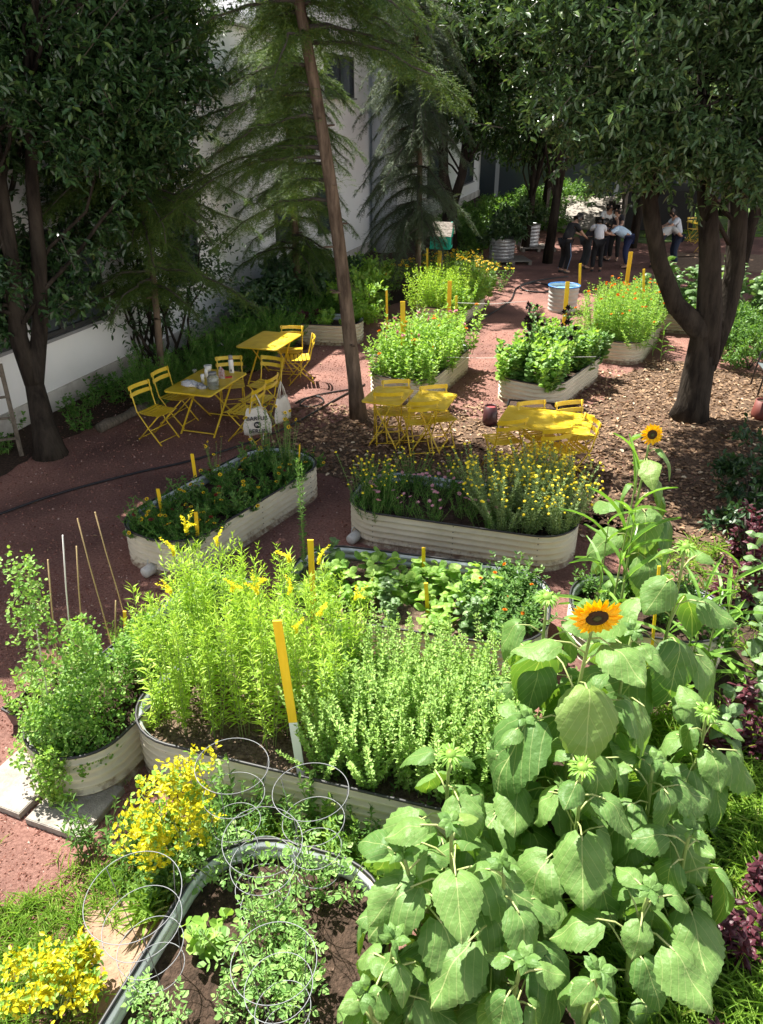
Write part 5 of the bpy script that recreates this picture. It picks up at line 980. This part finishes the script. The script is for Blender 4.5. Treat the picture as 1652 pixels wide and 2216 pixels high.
# bed E: yellow buttons
pr = [plant('button_flower_plant', 'feathery plant covered in yellow button flowers in the long centre bed', 'flower plant', 'yellow button flower plants', G_['grey'], 250+k, .24, .82, 30, 26, .046, .34, LANCE, up=.45, hj=.32, whorl=3, spread=.55, bend=.11, start=.08) for k in range(2)]
for k, t in enumerate(pr): tp_ = TOPS[t.name]; add_flowers(t, 'button', np.concatenate([tp_+[0, 0, .01], tp_[:16]*[1.08, 1.08, .9]+[.03, .02, 0]]), seed=k, scale=(.9, 1.6))
place(pr, [tuple(inbed(BED['E'], u, v)) for u, v in ((.3, -.2), (.5, .45), (.58, -.5), (.78, .1), (.86, -.45), (.4, -.65), (.7, .7), (.6, 0), (.9, .4), (.2, .3))], 3, .92, 1.1)
t = plant('button_flower_plant', 'thin plant with yellow buttons in shade at the left end of the centre bed', 'flower plant', 'thin yellow button plants', G_['fern'], 255, .24, .6, 20, 16, .05, .2, LANCE, up=.5, hj=.25, whorl=3, spread=.6, bend=.1); add_flowers(t, 'button', TOPS[t.name], seed=4, scale=(.9, 1.5))
place([t], [tuple(inbed(BED['E'], u, v)) for u, v in ((-.82, .1), (-.7, -.3), (-.9, -.35), (-.55, .75), (-.1, .85))], 3, .85, 1.02)
pr = [plant('grey_leaved_plant', 'low dark feathery plant with pink flowers in the middle of the centre bed', 'flower plant', 'pink flowered plants', G_['fern'], 257+k, .2, .26, 18, 9, .07, .14, LANCE, up=.7, whorl=3) for k in range(2)]
for k, t in enumerate(pr): add_flowers(t, 'pink', TOPS[t.name][:5]+[0, 0, .03], seed=k)
place(pr, bedspots('E', 12, (-.8, .3), (-.75, .6), 12), 3)
# bed F: squash, beans and a marigold bush
pr = [plant('squash_plant', 'broad leaved squash seedling on the pale soil of the squash bed', 'squash plant', 'squash and bean plants', G_['brt'], 260+k, .13, .26, 7, 4, .115, .95, HEART_S[0], up=.1, whorl=2, taper=.2, spread=.7) for k in range(2)]+[plant('bean_plant', 'upright bean plant with round leaves on the pale soil of the squash bed', 'bean plant', 'squash and bean plants', G_['sun2'], 264, .07, .42, 4, 7, .10, .85, HEART_S[1], up=.1, whorl=2, taper=.3)]
place(pr, bedspots('F', 17, (-.8, .45), (-.75, .62), 13), 3, .75, 1.08)
pr = [plant('spear_plant', 'spiky green rosette at the back left of the squash bed', 'plant', None, G_['mid'], 267, .04, .12, 10, 3, .13, .14, BLADE, up=.8)]; place(pr, [tuple(inbed(BED['F'], -.7, .6))], 1)
t = plant('tall_weed', 'tall twisted dark weed spike leaning beside the broad yellow stake', 'weed', None, G_['mid'], 268, .05, 1.25, 3, 40, .05, .35, OVAL, up=.4, bend=.03, hj=.05); place([t], [tuple(inbed(BED['F'], -.93, .35))], 1, 1, 1.01)
pr = [plant('dwarf_marigold', 'compact dark green marigold with orange flowers at the right end of the squash bed', 'marigold', 'dwarf marigolds', G_['mid'], 270+k, .17, .3, 22, 9, .062, .5, OVAL, up=.2, whorl=2, hj=.3, spread=.5) for k in range(2)]
for k, t in enumerate(pr): add_flowers(t, 'marigold', TOPS[t.name][:1]+[0, 0, .02], seed=k, scale=(.5, .7))
place(pr, [tuple(inbed(BED['F'], u, v)) for u, v in ((.62, .5), (.62, -.05), (.66, -.5), (.84, .25), (.85, -.3), (.5, .15), (.74, .75))], 3, .9, 1.15)
# bed G: zinnias
def bedfill(key, name, label, cat, grp, m, n, r, h, ns, nodes, L, wr, tpl=OVAL, fl=(), u=(-.88, .88), v=(-.8, .8), seed=0, var=2, stem=M_stem, sm=(.85, 1.15), **kw):
    pr = [plant(name, label, cat, grp, G_[m], 300+seed*7+k, r, h, ns, nodes, L, wr, tpl, stem=stem, **kw) for k in range(var)]
    for k, t in enumerate(pr):
        rg = np.random.default_rng(seed+k); tp_ = TOPS[t.name]; q = rg.permutation(len(tp_)); j = 0
        for kind, cnt in fl: cnt = min(cnt, len(tp_)-j); add_flowers(t, kind, tp_[q[j:j+cnt]]+[0, 0, .03], seed=k+j); j += cnt
    return place(pr, bedspots(key, n, u, v, seed), seed, *sm)
bedfill('G', 'zinnia_plant', 'bushy zinnia plant with light green leaves and orange or pink flowers', 'zinnia', 'zinnia plants', 'brt', 15, .26, .84, 22, 14, .095, .45, fl=(('zinnia_o', 1), ('zinnia_p', 1)), seed=21, hj=.25, up=.25)
bedfill('H', 'bush_bean', 'light green leafy bush in the hollyhock bed', 'bush', 'leafy bushes in the hollyhock bed', 'brt', 9, .24, .72, 16, 11, .11, .75, seed=22, hj=.25, u=(-.88, .8)); bedfill('H', 'vine_bush', 'darker broad leaved bush in the hollyhock bed', 'bush', 'dark bushes in the hollyhock bed', 'mid', 8, .24, .62, 14, 10, .12, .8, seed=23, tpl=HEART_S[0], u=(-.85, .85))
hk = plant('dark_hollyhock', 'tall hollyhock stalk with near black flowers rising from the bed behind the planter', 'hollyhock', 'dark hollyhocks', G_['mid'], 340, .08, 1.25, 3, 8, .1, .8, HEART_S[1], stem=M_dstem, sr=.008, hj=.2, up=.2)
add_flowers(hk, 'black', [p*[f, f, f]+[.03*sin(f*30), -.03, 0] for p in TOPS[hk.name] for f in (.78, .98)], seed=3, face=(0, -1, .3), scale=(.8, 1.1))
place([hk], [tuple(inbed(BED['H'], u, v)) for u, v in ((-.3, .6), (-.55, .3), (-.1, -.4), (.15, .75))], 5, .8, 1.15)
bedfill('I', 'marigold_plant', 'tall feathery marigold with orange flowers in the bed left of the forked tree', 'marigold', 'tall marigolds', 'brt', 16, .3, 1.0, 26, 18, .08, .32, tpl=LANCE, fl=(('marigold', 4),), seed=24, hj=.3, whorl=3, sm=(.85, 1.1))
bedfill('J', 'pale_bushy_plant', 'pale yellow green feathery bush in the farthest left bed', 'bush', 'pale bushes in the farthest left bed', 'gold', 14, .3, .95, 24, 15, .09, .32, tpl=LANCE, seed=25, hj=.3, whorl=2)
bedfill('J', 'leafy_bush', 'bright leafy bush spilling over the right side of the farthest left bed', 'bush', 'leafy bushes in the farthest left bed', 'brt', 7, .25, .6, 14, 9, .12, .7, seed=26, v=(-1.0, -.2), hj=.3)
bedfill('L', 'broad_leaved_plant', 'tall broad leaved plant in the bed behind the forked tree', 'plant', 'broad leaved plants behind the forked tree', 'sun2', 12, .2, 1.25, 5, 9, .26, .7, tpl=HEART_S[1], seed=27, hj=.25, start=.2)
bedfill('K', 'green_lettuce', 'bright green lettuce in the short bed behind the leaning trunk', 'lettuce', 'lettuces', 'brt', 4, .12, .22, 12, 4, .13, .7, seed=28, u=(-.1, .8), up=.5); bedfill('K', 'purple_lettuce', 'dark purple lettuce in the short bed behind the leaning trunk', 'lettuce', 'purple lettuces', 'red', 2, .12, .25, 12, 4, .13, .7, seed=29, u=(-.7, -.3), up=.5, var=1)
bedfill('M', 'leafy_weed', 'green weed in the bed behind the sunflowers', 'weed', 'weeds in the bed behind the sunflowers', 'mid', 6, .13, .3, 8, 8, .08, .4, seed=30)
# corn-like tall grasses
pr = [plant('corn_plant', 'tall bright green corn plant with arching blades, left of the sunflower with a small head', 'corn', 'corn plants', G_['corn'], 350+k, .05, 1.15, 1, 9, .55, .085, BLADE, up=.75, whorl=1, taper=.3, sr=.012, hj=.02, bend=.03) for k in range(2)]
place(pr, [(*P(x, y, 0)[:2], 0, 1, s) for x, y, s in ((1305, 1395, 1.5), (1280, 1400, 1.1), (1335, 1400, 1.1), (1490, 1480, .95), (1520, 1500, .9), (1465, 1500, .8), (1545, 1470, .9))], 3)
pr = [plant('corn_plant', 'young corn plant under the forked tree', 'corn', 'young corn by the forked tree', G_['corn'], 356, .05, .7, 1, 7, .4, .09, BLADE, up=.7, whorl=1, sr=.01)]; place(pr, [(*P(x, y, 0)[:2], 0) for x, y in ((1415, 770), (1432, 780), (1395, 745))], 3)

# sunflowers
def sunflower(label, px, py, Y, kind, seed, nleaf=12, lmax=.27, head=.145, hd=(0, -1, -.25), bx=0, by=0):
    tpt = PY(px, py, Y); base = Vector((tpt.x+bx, tpt.y+by, 0)); h = tpt.z; t = empty('sunflower', base, 0, label, 'sunflower'); rg = np.random.default_rng(seed); top = tpt-base
    ln = [Vector((top.x*f+.015*sin(f*6+seed), top.y*f, h*f*(1 if f < 1 else 1))) for f in np.linspace(0, 1, 12)]; mb = MB(); tube(mb, ln, [.016, .009], 10)
    pet = MB(); lf = MB(); az0 = rg.uniform(0, 6.28); A4 = [[] for _ in HEARTS]
    nleaf += 3
    for k in range(nleaf):
        f = .16+.80*k/(nleaf-1); z = f*h; i0 = f*11; a_ = ln[int(i0)].lerp(ln[min(11, int(i0)+1)], i0 % 1); az = az0+k*2.4+rg.normal(0, .25); size = 1.22*lmax*(1-.62*max(0, (f-.55)/.45)**1.2)*(.75 if f < .3 else 1)*rg.uniform(.68, 1.2)
        pl_ = size*rg.uniform(.5, .95); o = Vector((cos(az), sin(az), 0)); e = a_+o*pl_*.9+Vector((0, 0, pl_*.42)); m_ = a_+o*pl_*.5+Vector((0, 0, pl_*.38)); tube(pet, [a_, m_, e, e+o*.02], [.0055, .004], 6)
        tilt = rg.uniform(.2, 1.0) if f < .85 else rg.uniform(-.2, .3); d = (o*cos(tilt)-Vector((0, 0, sin(tilt)))); n = Vector((0, 0, 1))*cos(tilt)+o*sin(tilt)+Vector(rg.normal(0, .22, 3)); A4[rg.integers(4)].append((tuple(e), tuple(d), tuple(n), size*1.22))
    for q, hs in zip(A4, HEARTS):
        if q: put(lf, hs, A_([x[0] for x in q]), A_([x[1] for x in q]), A_([x[2] for x in q]), A_([x[3] for x in q]), A_([x[3] for x in q])*.80, uv=True)
    mb.build('stalk', M_stem, t); pet.build('side_stems', M_pet, t); lf.build('foliage', G_['sun'], t, uv=True)
    N_ = Vector(hd).normalized() if kind == 'flower' else Vector((0, -.2, 1)).normalized(); R = N_.to_track_quat('Z', 'Y').to_matrix()
    def br(nb, r0, L_, e0, e1, w, m, name, tplx=BLADE, z0=0., jit=.15):
        a = np.arange(nb)*2*pi/nb+rg.normal(0, .07, nb); e = rg.uniform(e0, e1, nb); d = np.stack([np.cos(a)*np.cos(e), np.sin(a)*np.cos(e), np.sin(e)], 1); p = np.stack([np.cos(a)*r0, np.sin(a)*r0, np.full(nb, z0)], 1); u = np.array([0, 0, 1.])-d*.3; Rm = np.array(R); mb = MB(); put(mb, tplx, p@Rm.T+np.array(ln[-1])+np.array(N_)*.03, d@Rm.T, (u+rg.normal(0, jit, (nb, 3)))@Rm.T, L_*rg.uniform(.85, 1.12, nb), w); return mb.build(name, m, t, smooth=False)
    if kind == 'flower':
        rp_ = head*.40; br(30, rp_*.9, head*.62, -.12, .12, head*.2, M_sfy, 'petals', OVAL); br(22, rp_*.85, head*.52, .1, .35, head*.18, M_sfy, 'inner_petals', OVAL, .006)
        br(26, rp_*.7, head*.42, -.6, .1, head*.13, G_['brt'], 'bracts', BLADE, -.02); mb = MB(); lathe(mb, [(rp_*1.0, -.008), (rp_*1.02, .012), (rp_*.7, .02), (rp_*.45, .015), (.001, .012)], 28); o = mb.build('flower_head', M_disc, t); o.location = ln[-1]+N_*.03; o.rotation_euler = R.to_euler()
        mb = MB(); lathe(mb, [(rp_*.42, .0165), (rp_*.2, .0185), (.001, .019)], 20); c_ = mb.build('green_centre', mat('green_brown_centre', (.05, .055, .01), .95, (.09, .09, .02), 200, .6, 300), t); c_.location = o.location; c_.rotation_euler = o.rotation_euler
    elif kind == 'bud':
        br(20, .018, .055, .2, .9, .014, G_['brt'], 'bracts', BLADE); br(14, .03, .06, -.3, .3, .016, G_['brt'], 'outer_bracts', BLADE); mb = MB(); lathe(mb, [(.004, -.03), (.03, -.01), (.034, .01), (.022, .03), (.001, .036)], 14); o = mb.build('flower_bud', G_['brt'], t); o.location = ln[-1]+N_*.02
    else: br(7, .006, .07, .2, 1.1, .045, G_['sun'], 'young_leaves', HEART_S[1], jit=.4)
    return t
for a in (('tallest near sunflower with a wide open drooping orange head and brown disc', 1285, 1325, 3.42, 'flower', 1, 13, .31, .15, (.02, -1, -.28), -.02, .03),
          ('far sunflower with a small open head in the shade by the leaf litter', 1405, 938, 6.1, 'flower', 2, 14, .27, .10, (0, -1, .12)),
          ('sunflower with a spiky closed green bud, right of the large open one', 1480, 1190, 4.5, 'bud', 3, 12, .29),
          ('sunflower with a half open spiky bud in the middle of the big leaves', 1262, 1668, 2.95, 'bud', 4, 13, .27),
          ('budless sunflower with large smooth leaves nearest the bottom centre', 985, 1785, 2.55, 'top', 5, 13, .26),
          ('sunflower with a leafy tip just right of the herb mass', 978, 1640, 3.05, 'bud', 6, 11, .24),
          ('short young sunflower at the bottom edge beside the nearest bed', 850, 2040, 2.2, 'top', 7, 10, .17),
          ('young sunflower at the bottom edge with light new leaves, right of centre', 1290, 2105, 2.05, 'top', 8, 9, .17),
          ('sunflower with a green top behind and left of the large open head', 1180, 1300, 3.95, 'bud', 9, 12, .26),
          ('sunflower with a pale budding tip right of the large open one', 1530, 1545, 3.7, 'bud', 10, 12, .25),
          ('sunflower hidden among the leaves under the large open head', 1420, 1650, 3.25, 'top', 11, 12, .25),
          ('sunflower at the right of the leaf mass above the grass', 1500, 1800, 2.85, 'top', 12, 10, .22),
          ('small sunflower at the bottom edge among the big leaves', 1130, 2080, 2.1, 'top', 13, 10, .19),
          ('short sunflower near the bottom with drooping leaves above the grass', 1400, 1930, 2.5, 'top', 14, 10, .2),
          ('sunflower between the herb mass and the tall flowering one', 1130, 1560, 3.3, 'top', 15, 11, .25),
          ('sunflower in the lower middle with leaves over the rim of the nearest bed', 1090, 1880, 2.45, 'top', 16, 11, .24),
          ('sunflower leaning left over the corner of the nearest bed', 880, 1850, 2.5, 'top', 17, 10, .24, .15, (0, -1, -.28), .12, .05),
          ('low sunflower at the bottom edge touching the nearest bed', 800, 2150, 2.02, 'top', 18, 9, .2, .15, (0, -1, -.28), .12, 0.),
          ('sunflower just behind the tall flowering one, leaves around its head', 1370, 1370, 3.75, 'top', 19, 12, .27)): sunflower(*a)
pr = [plant('broad_leaved_weed', 'broad leaved plant at the right edge by the red leaved ones', 'plant', 'broad leaved plants at the right edge', G_['sun2'], 360, .1, .8, 3, 7, .16, .75, HEART_S[1], up=.1)]; place(pr, [(*P(x, y, 0)[:2], 0, 1, s) for x, y, s in ((1640, 1420, 1.3), (1625, 1330, 1.2), (1655, 1560, 1), (1560, 1640, .8))], 3)
# red amaranth
pr = [plant('red_amaranth', 'dark red leaved amaranth at the right side', 'amaranth', 'red amaranths', G_['red'], 370+k, .06, .62, 4, 9, .13, .42, HEART_S[0], stem=mat('red_stem', (.25, .02, .04), .5), up=.25, hj=.3, taper=.5, sr=.005) for k in range(2)]
place(pr, [(*P(x, y, 0)[:2], 0, 1, s) for x, y, s in ((1560, 1320, 1.1), (1600, 1330, 1), (1540, 1640, .8), (1610, 1640, .9), (1650, 1660, .9), (1570, 2050, .7), (1500, 2110, .6), (1600, 2090, .7), (1520, 2330, .6), (1640, 1950, .7), (1590, 1560, .8), (1630, 1250, 1.2), (1600, 1200, 1.1), (1660, 1200, 1.2))], 3)
# dark plants in the right shade
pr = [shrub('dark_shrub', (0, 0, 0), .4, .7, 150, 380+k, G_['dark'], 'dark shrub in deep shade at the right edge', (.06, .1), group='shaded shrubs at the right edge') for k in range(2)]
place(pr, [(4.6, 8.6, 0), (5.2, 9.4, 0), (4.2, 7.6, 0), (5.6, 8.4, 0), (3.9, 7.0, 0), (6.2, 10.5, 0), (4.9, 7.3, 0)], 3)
pr = [shrub('green_shrub', (0, 0, 0), .5, .75, 200, 385+k, G_['mid'], 'green bush below the bed behind the forked tree', (.05, .08), group='bushes behind the forked tree') for k in range(2)]
place(pr, [(*P(x, y, 0)[:2], 0) for x, y in ((1580, 780), (1620, 800), (1560, 755), (1610, 745), (1650, 770), (1530, 740))], 3)
# ferny border along the wall
pr = [plant('border_fern', 'soft ferny green clump in the border at the foot of the white wall', 'fern', 'ferny clumps along the wall', G_['fern'], 400+k, .38, .72, 34, 16, .10, .2, LANCE, up=.45, hj=.35, whorl=3, spread=.6, bend=.08) for k in range(3)]
rg = random.Random(2); sp = []
for i in range(34):
    Y = 10.6+i*.34; x0 = WX(Y)+.75; x1 = -4.6+(Y-10.4)*.62 if Y < 14.6 else -2.0+(Y-14.6)*.3; x1 = max(x0+.5, x1); X = x0+(x1-x0)*rg.random()
    if Y > 11.7: sp.append((X, Y, 0, 1, .85+.35*rg.random()))
for i in range(16): Y = 13.2+i*.3; sp.append((-2.95+(Y-13.2)*.42+rg.uniform(-.6, .1), Y, 0, 1, 1))
place(pr, sp, 7, .8, 1.2)
pr = [plant('low_ground_plant', 'low leafy plant by the wall near the holly trunk', 'plant', 'low plants by the holly trunk', G_['fern'], 410, .2, .3, 12, 7, .08, .6, OVAL, up=.3)]; place(pr, [(*P(x, y, 0)[:2], 0) for x, y in ((30, 930), (60, 900), (160, 900), (200, 880), (230, 850), (180, 930), (250, 870), (300, 840), (10, 980))], 4)
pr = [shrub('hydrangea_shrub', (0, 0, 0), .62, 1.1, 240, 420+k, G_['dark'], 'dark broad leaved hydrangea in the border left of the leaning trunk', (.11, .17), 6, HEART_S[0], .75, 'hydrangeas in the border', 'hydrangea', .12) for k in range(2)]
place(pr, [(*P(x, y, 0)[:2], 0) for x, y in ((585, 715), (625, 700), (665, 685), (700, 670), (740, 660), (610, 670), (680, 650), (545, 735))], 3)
pr = [shrub('bright_shrub', (0, 0, 0), .6, 1.0, 260, 424, G_['brt'], 'sunlit leafy shrub right of the leaning trunk', (.08, .13), 7, OVAL, .6, 'sunlit shrubs behind the zinnia bed', 'shrub', .12)]; place(pr, [(*P(x, y, 0)[:2], 0) for x, y in ((775, 700), (800, 670), (770, 650), (815, 640))], 3)
# yellow daisies behind the far bed
pr = [plant('yellow_daisy', 'clump of yellow daisies in front of the little teal house', 'daisy clump', 'yellow daisies', G_['mid'], 430+k, .42, .62, 26, 9, .11, .35, OVAL, up=.3) for k in range(2)]
for k, t in enumerate(pr): add_flowers(t, 'rud', TOPS[t.name][:20]+[0, 0, .03], seed=k, scale=(.9, 1.3))
place(pr, [(*P(x, y, 0)[:2], 0) for x, y in ((800, 640), (840, 630), (980, 608), (1010, 605), (1040, 615), (1060, 630), (940, 605), (900, 612), (1000, 590))], 3, 1, 1.2)
# hedge and ground cover at the back, tub plants
pr = [shrub('low_hedge_bush', (0, 0, 0), 1.0, 1.3, 420, 440+k, G_['mid'], 'rounded green bush in the hedge below the far white wall', (.07, .12), 7, OVAL, .5, 'hedge bushes at the far wall', 'hedge bush', .14) for k in range(2)]
place(pr, [(*P(x, y, 0)[:2], 0) for x, y in ((1010, 545), (1045, 530), (1080, 515), (1000, 520), (1060, 505), (1120, 498), (1160, 490), (1190, 500), (1100, 485), (1140, 478), (1230, 478), (1215, 462))], 3)
pr = [shrub('tub_plant', (0, 0, 0), .5, .8, 120, 450, LF_h2, 'glossy leafy plant growing in a galvanised tub', (.12, .2), 8, OVAL, .42, 'plants in the tubs', 'tub plant', .16)]; place(pr, [(pa_.x-.1, pa_.y, .55), (pb_.x+.3, pb_.y, .7), (pa_.x+.25, pa_.y+.1, .75)], 3)
# grass
def grass(name, n, region, hh, seed, keep=None, m=G_['grass'], w=.045):
    rg = np.random.default_rng(seed); x0, x1, y0, y1 = region; k = n//9; c = np.stack([rg.uniform(x0, x1, k), rg.uniform(y0, y1, k)], 1); c = c[keep(c)] if keep is not None else c; k = len(c)
    b0 = np.repeat(c, 9, 0)+rg.normal(0, .018, (k*9, 2)); N = len(b0); a = rg.uniform(0, 6.28, N); e = rg.uniform(.65, 1.45, N); d = np.stack([np.cos(a)*np.cos(e), np.sin(a)*np.cos(e), np.sin(e)], 1); L = rg.uniform(hh*.5, hh*1.2, N)
    mb = MB(); put(mb, blade_tpl(4, .55), np.column_stack([b0, np.zeros(N)]), d, np.array([0, 0, 1.])-d*.2+rg.normal(0, .15, (N, 3)), L, L*w+.002); o = mb.build(name, m, smooth=False); tag(o, None, None, None, 'stuff'); return o
def near_poly(pts):
    pts = np.array(pts)
    return lambda c: np.min([np.hypot(c[:, 0]-q[0], c[:, 1]-q[1])/q[2] for q in pts], 0) < 1
bl = [(*P(x, y, 0)[:2], r) for x, y, r in ((60, 2120, .28), (20, 2030, .25), (110, 1990, .22), (180, 1930, .2), (250, 1900, .16), (320, 1860, .16), (90, 2230, .3), (0, 2200, .3), (240, 1990, .06), (380, 1890, .2), (300, 2180, .1))]
grass('grass', 9000, (-2.6, -1.0, 1.9, 3.4), .12, 1, near_poly(bl)); 
grass('grass', 900, (-3.2, -1.6, 2.6, 4.2), .07, 2, lambda c: np.sin(c[:, 0]*9)+np.sin(c[:, 1]*11+2) > .9)
grass('grass', 26000, (.95, 3.4, 1.1, 4.6), .24, 3, lambda c: c[:, 0] > .9+.12*(c[:, 1]), w=.035)
grass('grass', 5000, (-1.25, .7, 2.95, 3.75), .16, 4, lambda c: (c[:, 1] > 3.12-.25*(c[:, 0]+.5)) & (c[:, 1] < 3.55-.30*(c[:, 0]+.5)))
grass('grass', 5000, (7, 26, 31, 44), .25, 5, w=.06)
grass('grass', 3500, (1.3, 5, 4.6, 7.5), .2, 6, lambda c: c[:, 0] > 1.9+.35*(c[:, 1]-4.6))
